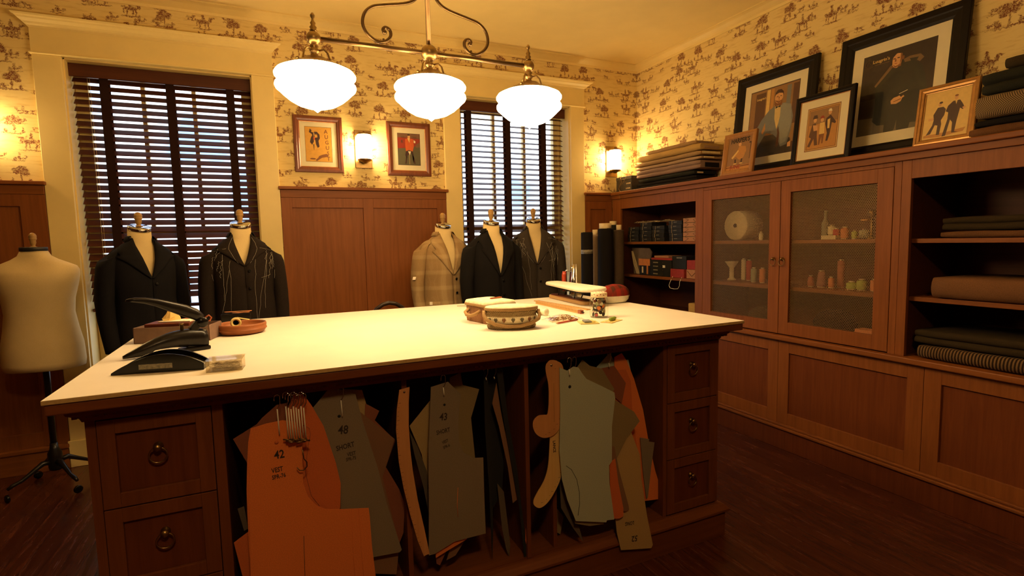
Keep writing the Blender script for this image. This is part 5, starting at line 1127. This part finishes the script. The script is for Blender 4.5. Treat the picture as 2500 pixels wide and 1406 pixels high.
# jar of buttons
t = thing('button_jar', 'glass mason jar of buttons with a red dotted cloth-look lid', 'jar', (1.405, 2.085, T)); M['jarglass'] = glassy('jar_glass', (.96, .97, .93), .07)
W(MB().lathe([(.034, .001), (.041, .004), (.044, .012), (.044, .076), (.041, .088), (.034, .095), (.034, .104)], 32), 'glass', 'jarglass', t)
W(MB().lathe([(.001, .0), (.040, 0), (.041, .003), (.001, .0035)], 32), 'glass_base', 'jarglass', t)
M['lidw'] = plain('jar_lid', (.80, .70, .48), .6)
ld = W(MB().lathe([(.0375, .096), (.0385, .098), (.0385, .116), (.036, .119), (.001, .120)], 32), 'lid', 'lidw', t)
m = MB()
for r_, n_, z_ in ((.0388, 16, .107), (.030, 12, None), (.016, 7, None)):
    for k in range(n_):
        q = 2*PI*k/n_
        if z_: X = basis((r_*math.cos(q), r_*math.sin(q), z_+.004*(k % 2)), (-math.sin(q), math.cos(q), 0), (0, 0, 1))
        else: X = Matrix.Translation((r_*math.cos(q), r_*math.sin(q), .1200))
        m.lathe([(.0026, 0), (.0026, .0003), (.001, .0004)], 8, X=X)
W(m, 'red_dots', 'redbx', ld)
R = random.Random(3); bm = ['th_sage', 'bblack', 'p_blue', 'darkred', 'th_or', 'white', 'iron', 'mauvebx']; pos = []
for k in range(46):
    for _ in range(60):
        q = R.uniform(0, 2*PI); rr = R.uniform(.018, .030); z = .006+k*.0018
        p = Vector((rr*math.cos(q), rr*math.sin(q), z))
        if all((p-o).length > .0125 for o in pos): break
    pos.append(p); nv = Vector((math.cos(q), math.sin(q), R.uniform(-.4, .7))).normalized()
    mt = bm[(k*3+R.randrange(3)) % 8] if k > 8 else R.choice(['th_or', 'redbx', 'bblack'])
    rad = R.uniform(.0075, .0105); X = basis((1.405+p.x, 2.085+p.y, T+p.z+.004), nv.orthogonal(), nv.cross(nv.orthogonal()))
    MB().lathe([(.001, 0), (rad*.98, 0), (rad, .0008), (rad, .0022), (rad*.8, .003), (rad*.7, .0022), (.001, .0022)], 14, X=X).build('button', mt, None, label='small round button in the glass jar', cat='button', group='buttons in the glass jar')
# cards, pouch, spool, pencil near the jar
t = thing('needle_packet', 'yellow card packet with a silver blue window in front of the jar', 'packet', tuple(at(1436, 788, z=1))[:2]+(T,), -.35); W(MB().box(-.042, .042, -.040, .040, 0, .004), 'card', 'ytape', t, bevel=.0006); W(MB().box(-.022, .010, -.028, .026, .0042, .012), 'window', 'p_blue', t, bevel=.002); W(MB().box(.012, .026, -.028, .026, .0042, .010), 'tab', 'ytape', t)
t = thing('thread_card', 'cream card with a bright green spool tied on, right of the jar', 'card', tuple(at(1493, 784, z=1))[:2]+(T,), .5); W(MB().box(-.055, .055, -.028, .028, 0, .002), 'card', 'p_cream', t)
M['lime'] = plain('lime_thread', (.24, .36, .04), .7); W(MB().lathe([(.001, -.026), (.007, -.026), (.008, -.02), (.008, .018), (.006, .026), (.001, .026)], 12, X=Matrix.Translation((.012, 0, .010)) @ Matrix.Rotation(PI/2, 4, 'Y')), 'green_thread', 'lime', t)
W(MB().tube([(-.04+.03*math.cos(q*.8)*.5, .012*math.sin(q*.8), .003) for q in range(10)], .0012, 5), 'loose_thread', 'white', t)
t = thing('white_reel', 'white thread reel peeking out behind the oval basket', 'reel', tuple(at(1328, 770, z=1))[:2]+(T,), 0); W(MB().lathe([(.001, -.018), (.018, -.018), (.018, -.014), (.013, -.012), (.013, .012), (.018, .014), (.018, .018), (.001, .018)], 22, X=Matrix.Translation((0, 0, .0182)) @ Matrix.Rotation(PI/2, 4, 'X') @ Matrix.Rotation(.4, 4, 'Y')), 'reel', 'white', t)
t = thing('plastic_pouch', 'crumpled clear plastic pouch of brown fasteners beside the oval basket', 'pouch', (1.215, 2.10, T), .1)
m = MB(); R = random.Random(2); N = 12; g = [[(-.085+.17*i/N, -.06+.12*j/N, .003+.018*math.sin(PI*i/N)*math.sin(PI*j/N)+R.uniform(0, .006)*(0 < i < N and 0 < j < N)) for j in range(N+1)] for i in range(N+1)]
m.rings(g, closed=False, cap0=False, cap1=False); W(m, 'film', 'plastic', t)
m = MB()
for k in range(60): x, y, q = R.uniform(-.065, .065), R.uniform(-.042, .042), R.uniform(0, 3); m.tube([(x, y, .002+R.uniform(0, .012)), (x+.018*math.cos(q), y+.018*math.sin(q), .002+R.uniform(0, .012))], .0016, 5)
o = W(m, 'fasteners', 'th_brn', t); o['kind'] = 'stuff'
p0, p1 = at(1362, 791, z=1), at(1410, 782, z=1); a = math.atan2(p1.y-p0.y, p1.x-p0.x); t = thing('pencil', 'red orange pencil lying in front of the plastic pouch', 'pencil', (p0.x, p0.y, T), a)
W(MB().tube([(0, 0, .0042), ((p1-p0).length, 0, .0042)], .004, 6), 'barrel', 'redh', t); W(MB().tube([(-.014, 0, .0042), (0, 0, .0042)], [.0005, .004], 6), 'point', 'rulew', t)
MB().tube([tuple(at(px, py, z=1.003)) for px, py in ((1332, 766), (1338, 778), (1348, 786), (1352, 779), (1345, 772), (1370, 765), (1392, 770), (1402, 778))], .0012, 6).build('loose_thread', 'white', None, label='loose loop of cream thread between the white reel and the needle packet', cat='thread')
# bentwood chair behind the table
M['chairw'] = wood('ebonised_wood', (.014, .008, .006), (.03, .018, .012), 2, .3)
t = thing('chair', 'dark bentwood chair whose curved back just shows above the rear table edge', 'chair', (.62, 3.27, 0), PI)
W(MB().lathe([(.001, .44), (.19, .44), (.20, .445), (.20, .458), (.19, .463), (.001, .460)], 32, ex=1., ey=.95), 'seat', 'chairw', t)
q = [(.17*math.cos(PI*k/14), -.0+.17-.0*k+.015*math.sin(PI*k/14), .46+.565*math.sin(PI*k/14)**.55) for k in range(15)]
W(MB().tube(q, .012, 10), 'back_hoop', 'chairw', t); W(MB().tube([(.10*math.cos(PI*k/10), .175, .46+.45*math.sin(PI*k/10)**.6) for k in range(11)], .008, 8), 'inner_hoop', 'chairw', t)
for sx in (-1, 1):
    for sy in (-1, 1): W(MB().tube([(sx*.14, sy*.13, .445), (sx*.155, sy*.15, .25), (sx*.175, sy*.18, 0)], [.014, .013, .010], 8), 'leg', 'chairw', t)
W(MB().tube([(.14*math.cos(PI*k/12), .14*math.sin(PI*k/12), .22) for k in range(24)], .007, 8, loop=True), 'leg_ring', 'chairw', t)
# white paper on the left window sill side seen under the blind
# ------------------------------------------------------------------ patterns hanging in the open bay
def cardm(name, c): M[name] = plain(name, c, .9, 0, .10, 300, .12)
cardm('c_orange', (.78, .21, .045)); cardm('c_orange2', (.64, .15, .035)); cardm('c_grey', (.23, .18, .115)); cardm('c_dgrey', (.115, .085, .055)); cardm('c_brown', (.24, .12, .06)); cardm('c_red', (.27, .085, .04)); cardm('c_tan', (.46, .31, .12)); cardm('c_blue', (.42, .46, .34)); cardm('c_khaki', (.26, .19, .085)); cardm('c_black', (.012, .012, .010)); cardm('c_cream', (.56, .45, .24))
M['stamp'] = plain('ink_stamp', (.035, .022, .015), .9)
M['curvew'] = wood('curve_wood', (.56, .25, .09), (.68, .33, .13), 2, .5); M['curvel'] = wood('pale_curve_wood', (.72, .44, .14), (.82, .54, .20), 2, .5)
def smooth(pts, n=5):
    out = []; N = len(pts)
    for i in range(N):
        a, b, c, d = (Vector(pts[(i+k) % N]) for k in (-1, 0, 1, 2))
        for q in range(n): u = q/n; out.append(.5*((2*b)+(c-a)*u+(2*a-5*b+4*c-d)*u*u+(3*b-a-3*c+d)*u**3))
    return out
def pattern(label, mat, y, poly, k=0., px0=None, hole=None, th=.0016, name='pattern_piece', cat='pattern', group=None, round_=False):
    """flat card cut to the outline seen in the photo, hanging in the plane y (slanting by k)"""
    cxp = sum(p[0] for p in poly)/len(poly); x0 = at(cxp, 1100, y=y).x
    W3 = [at(px, py, y=y, k=k, x0=x0) for px, py in poly]; zt = min(p.z for p in W3)
    u = Vector((1, k, 0)).normalized(); o = Vector((x0, y, 0)); X = basis(o, u, (0, 0, 1))
    loc = [((p-o).dot(u), p.z) for p in W3]
    if round_: loc = [tuple(v) for v in smooth(loc)]
    ar = sum(loc[i][0]*loc[(i+1) % len(loc)][1]-loc[(i+1) % len(loc)][0]*loc[i][1] for i in range(len(loc)))
    if ar < 0: loc.reverse()
    t = thing(name, label, cat, (x0, y, zt), group=group)
    t.location = (x0, y, zt)
    MB().prism(loc, -th, 0, X=X).build('card' if name == 'pattern_piece' else 'blade', mat, t)
    pass
    return t, X, (lambda px, py: (lambda p: ((p-o).dot(u), p.z))(at(px, py, y=y, k=k, x0=x0)))
def stamp(t, X, loc, s, px, py, size, rot=0., mat='stamp', sx=.8, name='stamped_text'):
    u, v = loc(px, py); text(s, size, X @ Matrix.Translation((u, v, .0004)) @ Matrix.Rotation(rot, 4, 'Z'), mat, t, name, sx=sx)
def dot(t, X, loc, px, py, r, mat='c_black', name='punched_hole'):
    u, v = loc(px, py); MB().lathe([(.0002, 0), (r, 0), (r, .0003), (.0002, .0003)], 14, X=X @ Matrix.Translation((u, v, .0001))).build(name, mat, t)
def line(t, X, loc, pts, r=.0006, mat='stamp', name='drawn_line', n=0):
    q = [loc(*p) for p in pts]; MB().tube([(a, b, .0004) for a, b in q], r, 4, X=X).build(name, mat, t)
BK = 1.75
# orange group
pattern('red-brown card edge sticking out left behind the orange patterns', 'c_red', 1.757, [(569, 1072), (628, 1035), (690, 985), (720, 1010), (720, 1140), (612, 1145)])
pattern('lower orange card corner sticking out at the left of the big orange pattern', 'c_orange2', 1.750, [(571, 1325), (606, 1298), (690, 1290), (700, 1460), (606, 1460)])
pattern('grey green card strip low behind the orange patterns', 'c_dgrey', 1.762, [(580, 1242), (596, 1236), (606, 1290), (596, 1296)])
pattern('pink-edged card peeking above the orange patterns at the hook', 'c_red', 1.744, [(628, 1034), (640, 1020), (676, 988), (700, 984), (740, 1100), (660, 1100)])
t, X, lc = pattern('orange pattern with a curved armhole hanging behind the number 42 one', 'c_orange2', 1.735, [(716, 966), (730, 958), (745, 968), (762, 992), (790, 1040), (820, 1130), (832, 1180), (831, 1240), (760, 1300), (690, 1200), (700, 1000)])
line(t, X, lc, [(740, 1038), (755, 1045), (758, 1060), (752, 1090), (745, 1150), (760, 1210), (780, 1235)], .0009, 'c_red')
t, X, lc = pattern('large orange vest pattern stamped 42 VEST, nearest the camera', 'c_orange', 1.705, [(612, 1046), (650, 1034), (690, 1026), (722, 1030), (738, 1060), (738, 1110), (740, 1180), (752, 1212), (772, 1234), (795, 1243), (835, 1243), (900, 1240), (903, 1262), (908, 1330), (919, 1420), (922, 1470), (615, 1470), (607, 1320), (602, 1200), (603, 1140), (606, 1080)])
stamp(t, X, lc, '42', 682, 1110, .036, .02); stamp(t, X, lc, 'VEST', 677, 1147, .021, .05, sx=.7); stamp(t, X, lc, 'SPR-76', 681, 1163, .019, .05, sx=.7)
dot(t, X, lc, 675, 1080, .0062, 'c_orange2'); line(t, X, lc, [(742, 1308), (743, 1360), (745, 1420)], .0010)
for pts in ([(858, 1242), (861, 1330), (868, 1430)], [(876, 1242), (881, 1330), (890, 1430)], [(612, 1050), (607, 1200), (612, 1430)], [(748, 1190), (768, 1226), (800, 1240)]): line(t, X, lc, pts, .0005, 'c_orange2', 'crease')
# number 48 group
pattern('cream card corner behind the number 48 pattern', 'c_tan', 1.786, [(838, 950), (884, 952), (905, 1022), (890, 1040), (840, 1040)])
pattern('reddish brown pattern corner right of the number 48 pattern', 'c_red', 1.780, [(892, 985), (926, 1003), (915, 1026), (965, 1075), (942, 1140), (975, 1195), (988, 1230), (985, 1300), (962, 1360), (960, 1385), (930, 1390), (880, 1200)])
pattern('brown pattern point right of the number 48 pattern', 'c_brown', 1.772, [(880, 1006), (964, 1072), (934, 1165), (950, 1230), (975, 1330), (968, 1402), (912, 1400), (870, 1200)])
t, X, lc = pattern('grey-brown pattern stamped 48 SHORT', 'c_grey', 1.748, [(762, 998), (800, 952), (828, 950), (868, 962), (886, 1030), (922, 1140), (945, 1230), (981, 1342), (976, 1348), (912, 1360), (832, 1300), (832, 1180), (790, 1050), (768, 1006)])
stamp(t, X, lc, '48', 838, 1050, .040, -.12); stamp(t, X, lc, 'SHORT', 843, 1090, .024, .1, sx=.75); stamp(t, X, lc, 'VEST', 858, 1108, .018, .05, sx=.7); stamp(t, X, lc, 'SPR-75', 857, 1120, .016, .05, sx=.7); dot(t, X, lc, 828, 1016, .005)
# long curve
t, X, lc = pattern('long curved wooden ruler hanging at the left divider', 'curvew', 1.700, [(975, 952), (1000, 945), (998, 980), (998, 1040), (1002, 1100), (1008, 1150), (1020, 1220), (1036, 1290), (1049, 1352), (1042, 1354), (1035, 1358), (1020, 1320), (1003, 1262), (985, 1190), (974, 1130), (967, 1050), (969, 1000)], th=.003, name='curved_ruler', cat='ruler')
dot(t, X, lc, 987, 957, .004, 'chrome', 'rivet')
m = MB()
for k in range(34):
    px = (971, 969, 971, 976, 985, 996, 1010, 1026)[min(7, k*8//34)]; py = 985+k*10.6
    pf = [(975, 952), (967, 1050), (974, 1130), (985, 1190), (1003, 1262), (1020, 1320), (1035, 1358)]
    for (xa, ya), (xb, yb2) in zip(pf, pf[1:]):
        if ya <= py <= yb2: px = xa+(xb-xa)*(py-ya)/(yb2-ya)
    u, v = lc(px, py); m.box(u+.001, u+(.009 if k % 4 == 0 else .005), v-.0004, v+.0004, 0, .0004, X=X)
m.build('scale_marks', 'stamp', t)
# number 43 group
pattern('yellow-brown card corner left of the number 43 pattern', 'c_tan', 1.800, [(1000, 1040), (1050, 978), (1060, 985), (1060, 1200), (1046, 1220), (1030, 1110)])
pattern('dark curved card between the long ruler and the number 43 pattern', 'c_dgrey', 1.792, [(1000, 1054), (1020, 1090), (1042, 1150), (1052, 1240), (1046, 1250), (1034, 1190), (1012, 1110)])
pattern('greenish brown pattern behind the number 43 one', 'c_khaki', 1.790, [(1098, 922), (1124, 910), (1130, 940), (1170, 950), (1150, 1020), (1160, 1120), (1120, 1200), (1098, 1000)])
pattern('orange edged layer directly behind the number 43 pattern', 'c_orange', 1.744, [(1090, 1000), (1116, 1000), (1117, 1068), (1124, 1098), (1140, 1118), (1172, 1123), (1168, 1130), (1144, 1128), (1118, 1112), (1112, 1085), (1140, 1316), (1100, 1340), (1064, 1362), (1064, 1340), (1110, 1200)])
t, X, lc = pattern('grey-brown trouser-like pattern stamped 43 SHORT', 'c_grey', 1.735, [(1052, 945), (1094, 932), (1112, 950), (1125, 962), (1119, 1030), (1121, 1080), (1132, 1105), (1158, 1118), (1180, 1117), (1182, 1200), (1186, 1302), (1110, 1322), (1062, 1352), (1047, 1356), (1047, 1240), (1046, 1100), (1050, 1000)])
stamp(t, X, lc, '43', 1083, 1018, .036, -.12); stamp(t, X, lc, 'SHORT', 1082, 1053, .022, .08, sx=.7); stamp(t, X, lc, 'VEST', 1087, 1078, .015, .25, sx=.7); stamp(t, X, lc, 'SPR-6', 1090, 1090, .015, .25, sx=.7); dot(t, X, lc, 1085, 988, .0045); line(t, X, lc, [(1118, 1190), (1116, 1230), (1118, 1262)], .0010, 'c_orange')
pattern('brown card tip below the number 43 pattern', 'c_red', 1.760, [(1062, 1340), (1090, 1345), (1074, 1380), (1066, 1376)])
pattern('cream card tip with faded numbers below the number 43 pattern', 'c_brown', 1.768, [(1102, 1330), (1136, 1318), (1112, 1356), (1090, 1368)])
# dark edge-on patterns
EO = [('black edge-on pattern, leftmost of the dark hanging cards', 'c_black', [(1181, 905), (1190, 900), (1200, 1100), (1204, 1300), (1202, 1366), (1194, 1190), (1184, 1040)], 1.76, .0), ('dark green edge-on pattern with a ragged lower end', 'c_dgrey', [(1214, 1180), (1230, 1200), (1246, 1330), (1243, 1360), (1236, 1340), (1226, 1290)], 1.772, .0),
      ('black wide card behind the brown edge-on one', 'c_black', [(1184, 904), (1228, 898), (1236, 1000), (1226, 1200), (1204, 1240), (1190, 1060)], 1.80, .0),
      ('brown edge-on card with a forked lower tip', 'c_brown', [(1202, 985), (1212, 935), (1222, 1000), (1240, 1090), (1262, 1220), (1252, 1228), (1240, 1140), (1218, 1040)], 1.752, .0),
      ('black edge-on card nearest the middle of the bay, longest of the dark ones', 'c_black', [(1212, 900), (1226, 900), (1240, 1020), (1262, 1140), (1280, 1290), (1293, 1392), (1283, 1392), (1268, 1240), (1236, 1060), (1220, 960)], 1.742, .0),
      ('thin orange edge showing at the end of the long black card', 'c_orange2', [(1284, 1290), (1290, 1300), (1293, 1340), (1289, 1344), (1283, 1320)], 1.739, .0)]
for lab, mt, poly, y, k in EO: pattern(lab, mt, y, poly, k, th=.003)
# french curves
C1 = [(1338, 884), (1348, 879), (1362, 882), (1374, 894), (1378, 930), (1381, 975), (1377, 1015), (1366, 1045), (1352, 1062), (1330, 1069), (1312, 1062), (1302, 1045), (1303, 1027), (1315, 1015), (1330, 1013), (1337, 1010), (1340, 980), (1339, 940), (1332, 900)]
t, X, lc = pattern('reddish wooden french curve with a round lobe, hanging on top', 'curvew', 1.668, C1, th=.003, name='french_curve', cat='french curve', round_=True)
dot(t, X, lc, 1346, 892, .0048, 'chrome', 'rivet')
m = MB()
for k, (px, py) in enumerate([(1357, 900), (1371, 915), (1373, 930), (1375, 945), (1376, 960), (1377, 975), (1375, 990), (1373, 1005), (1368, 1022), (1362, 1035), (1354, 1047), (1343, 1056), (1334, 1060)]): u, v = lc(px, py); m.box(u-.006, u+.001, v-.0004, v+.0004, 0, .0004, X=X)
m.build('scale_marks', 'stamp', t); line(t, X, lc, [(1352, 935), (1352, 985), (1353, 1030)], .0004)
C2 = [(1346, 1010), (1372, 1000), (1376, 1060), (1374, 1130), (1368, 1170), (1352, 1205), (1335, 1229), (1318, 1240), (1305, 1234), (1303, 1222), (1312, 1203), (1328, 1175), (1338, 1140), (1342, 1090), (1343, 1050)]
t, X, lc = pattern('pale yellow wooden hip curve hanging under the reddish french curve', 'curvel', 1.676, C2, th=.003, name='hip_curve', cat='french curve', round_=True)
u, v = lc(1353, 1090); text('LANCE', .0155, X @ Matrix.Translation((u, v, .0004)) @ Matrix.Rotation(-PI/2+.03, 4, 'Z'), 'stamp', t, 'maker_mark', sx=.95)
m = MB()
for k, (px, py) in enumerate([(1374, 1060+8*i) for i in range(10)]+[(1372, 1142), (1370, 1153), (1368, 1165), (1363, 1176), (1357, 1188), (1351, 1199), (1344, 1209), (1336, 1219), (1326, 1226)]): u, v = lc(px, py); m.box(u-(.009 if k % 3 == 0 else .005), u-.0008, v-.0004, v+.0004, 0, .0004, X=X)
m.build('scale_marks', 'stamp', t)
# right group, back to front
pattern('grey green card at the top right behind the hooks', 'c_blue', 1.776, [(1455, 898), (1488, 862), (1500, 880), (1534, 878), (1540, 905), (1520, 990), (1470, 960)])
pattern('big orange pattern sweeping to the right drawers', 'c_orange', 1.766, [(1500, 872), (1518, 862), (1530, 880), (1548, 925), (1570, 1000), (1584, 1080), (1600, 1150), (1620, 1214), (1612, 1218), (1580, 1222), (1560, 1224), (1500, 1100), (1500, 900)])
t, X, lc = pattern('dark grey wedge card over the big orange pattern', 'c_grey', 1.758, [(1563, 1068), (1585, 1072), (1584, 1078), (1598, 1080), (1590, 1140), (1582, 1215), (1578, 1217), (1570, 1150)])
pattern('orange card in front of the grey wedge', 'c_orange2', 1.752, [(1470, 906), (1528, 902), (1540, 930), (1545, 1020), (1560, 1120), (1576, 1218), (1562, 1222), (1540, 1100), (1510, 1000)])
pattern('short reddish card hanging from the right hook', 'c_red', 1.745, [(1448, 903), (1500, 893), (1528, 935), (1518, 985), (1480, 950)])
pattern('brown card fanned at the top of the right bunch', 'c_khaki', 1.740, [(1408, 898), (1422, 878), (1440, 893), (1470, 900), (1500, 950), (1480, 985), (1420, 930)])
t, X, lc = pattern('long tan pattern stamped 52 LONG upside down, reaching below the bay', 'c_tan', 1.690, [(1498, 1060), (1520, 1000), (1543, 1060), (1562, 1110), (1566, 1170), (1580, 1260), (1594, 1330), (1590, 1338), (1516, 1343), (1506, 1300), (1500, 1240), (1498, 1140)])
stamp(t, X, lc, '52', 1549, 1314, .034, PI-.1, sx=.9); stamp(t, X, lc, 'LONG', 1537, 1277, .022, PI-.12, sx=.72)
pattern('brown pattern with a fold line fanned right of the grey-blue one', 'c_khaki', 1.684, [(1400, 900), (1440, 905), (1500, 975), (1548, 1005), (1562, 1028), (1530, 1070), (1505, 1120), (1494, 1150), (1460, 1160), (1440, 1000)])
pattern('brown-edged strip with rounded end hanging beside the red one', 'c_brown', 1.680, [(1480, 1090), (1500, 1090), (1512, 1150), (1535, 1235), (1536, 1244), (1526, 1249), (1514, 1244), (1500, 1180)])
pattern('red-orange strip between the grey-blue and the tan pattern', 'c_orange2', 1.675, [(1488, 1130), (1502, 1120), (1510, 1180), (1522, 1240), (1522, 1260), (1512, 1266), (1498, 1266), (1490, 1200)])
pattern('dark brown curved card end below the grey-blue pattern', 'c_dgrey', 1.700, [(1366, 1170), (1400, 1180), (1400, 1240), (1424, 1322), (1428, 1328), (1400, 1290), (1370, 1240)])
pattern('olive brown card peeking below the grey-blue pattern', 'c_khaki', 1.672, [(1400, 1240), (1475, 1250), (1474, 1279), (1440, 1284), (1404, 1278)])
t, X, lc = pattern('grey-blue vest pattern with a cut dart line, front of the right bunch', 'c_blue', 1.660, [(1366, 897), (1385, 905), (1400, 895), (1412, 897), (1424, 915), (1432, 925), (1470, 943), (1500, 958), (1502, 972), (1494, 1040), (1494, 1126), (1487, 1136), (1488, 1180), (1500, 1268), (1482, 1270), (1480, 1275), (1406, 1272), (1385, 1220), (1372, 1170), (1366, 1100), (1368, 1000)])
line(t, X, lc, [(1382, 1137), (1395, 1146), (1408, 1170), (1414, 1200), (1415, 1230), (1411, 1258)], .0010, 'c_black', 'dart_slit'); dot(t, X, lc, 1391, 944, .0062)
pattern('small brown card standing at the foot of the right divider', 'c_khaki', 1.80, [(1356, 1236), (1376, 1262), (1368, 1304), (1356, 1298)])
# hooks
def hook(label, px, py, y, drop, mat='chrome', grp='wire pattern hooks with string under the tabletop', tog=False):
    p = at(px, py, y=y); t = thing('pattern_hook', label, 'hook', (p.x, y, p.z), group=grp)
    r = .008
    W(MB().tube([(-r, 0, -.004), (-r, 0, .004)]+[(-r*math.cos(q*PI/6), 0, .006+r*math.sin(q*PI/6)) for q in range(1, 7)]+[(r*.9, 0, -.016), (0, 0, -.028), (-.002, 0, -.034)], .0013, 6), 'wire_hook', mat, t)
    W(MB().tube([(-.001, 0, -.030), (0, -.001, -.030-drop*.5), (.001, 0, -.030-drop)], .0019, 6), 'string', 'white', t)
    if tog: W(MB().tube([(-.014, -.003, -.032-drop), (.012, -.003, -.036-drop)], .0026, 6), 'toggle', 'brass', t)
    return t
z = .935
def hk(px, py, y, drop, lab, **k): return hook(lab, px, py, y, drop, **k)
hk(676, 975, 1.699, .080, 'single wire hook with string on the number 42 pattern', grp=None)
first = None
for k in range(8):
    p = at(697+k*6.2, 968+(k % 3)*3, y=1.694-.0015*(k % 2))
    lab = 'wire hook with knotted string in the bunch over the big orange pattern'
    if first is None: first = hk(697, 968, 1.694, .098, lab, tog=True); first['group'] = 'bunch of strung hooks over the orange pattern'
    else: copytree(first, (p.x, 1.694-.0012*(k % 3)-.0025*(k % 2), p.z), rz=.25*((k % 3)-1), label=lab)
t = thing('metal_hook', 'large dark metal hook dangling at the end of the string bunch', 'hook', tuple(at(740, 1120, y=1.690)))
W(MB().tube([(0, 0, .03), (.002, 0, .0), (.010, 0, -.012), (.010, 0, -.026), (0, 0, -.036), (-.012, 0, -.034), (-.018, 0, -.024)], .0018, 6), 'wire', 'bronze', t)
hk(832, 955, 1.744, .055, 'pair of white strings holding the number 48 pattern', grp=None)
hk(1082, 925, 1.731, .030, 'wire hook holding the number 43 pattern', grp=None)
hk(1186, 902, 1.755, .010, 'wire hook of the leftmost dark card', grp=None); hk(1206, 900, 1.746, .008, 'wire hook in the middle of the dark cards', grp=None)
hk(1390, 882, 1.655, .025, 'wire hook holding the grey-blue pattern', grp=None); hk(1402, 880, 1.700, .006, 'second wire hook right behind the grey-blue pattern', grp=None); hk(1487, 868, 1.735, .020, 'wire hook holding the right-hand bunch of cards', grp=None)
t = thing('hanging_rail', 'thin metal rail under the tabletop from which the patterns hang', 'rail', (.67, 1.742, .93)); MB().tube([(-.15, 1.7565, .935), (1.49, 1.7565, .935)], .003, 8).build('rail', 'iron', t)
# ------------------------------------------------------------------ daylight outside
w = bpy.data.worlds.new('daylight'); sc.world = w; w.use_nodes = True; nt = w.node_tree; nt.nodes.clear()
wo = nt.nodes.new('ShaderNodeOutputWorld'); bg = nt.nodes.new('ShaderNodeBackground')
tc = nt.nodes.new('ShaderNodeTexCoord'); no = nt.nodes.new('ShaderNodeTexNoise'); no.inputs['Scale'].default_value = 7; no.inputs['Detail'].default_value = 3
cr = nt.nodes.new('ShaderNodeValToRGB'); cr.color_ramp.elements[0].position = .42; cr.color_ramp.elements[0].color = (.34, .50, .80, 1)
cr.color_ramp.elements[1].position = .52; cr.color_ramp.elements[1].color = (.92, .96, 1, 1)
nt.links.new(tc.outputs['Generated'], no.inputs['Vector']); nt.links.new(no.outputs[0], cr.inputs[0]); nt.links.new(cr.outputs[0], bg.inputs[0])
bg.inputs[1].default_value = WORLD; nt.links.new(bg.outputs[0], wo.inputs[0])
sc.view_settings.exposure = EXPO
cy = sc.cycles; cy.use_denoising = True; cy.max_bounces = 6; cy.diffuse_bounces = 4; cy.glossy_bounces = 3; cy.transparent_max_bounces = 12; cy.transmission_bounces = 4
cy.sample_clamp_indirect = 6; cy.caustics_reflective = False; cy.caustics_refractive = False; cy.use_adaptive_sampling = True; cy.adaptive_threshold = .045
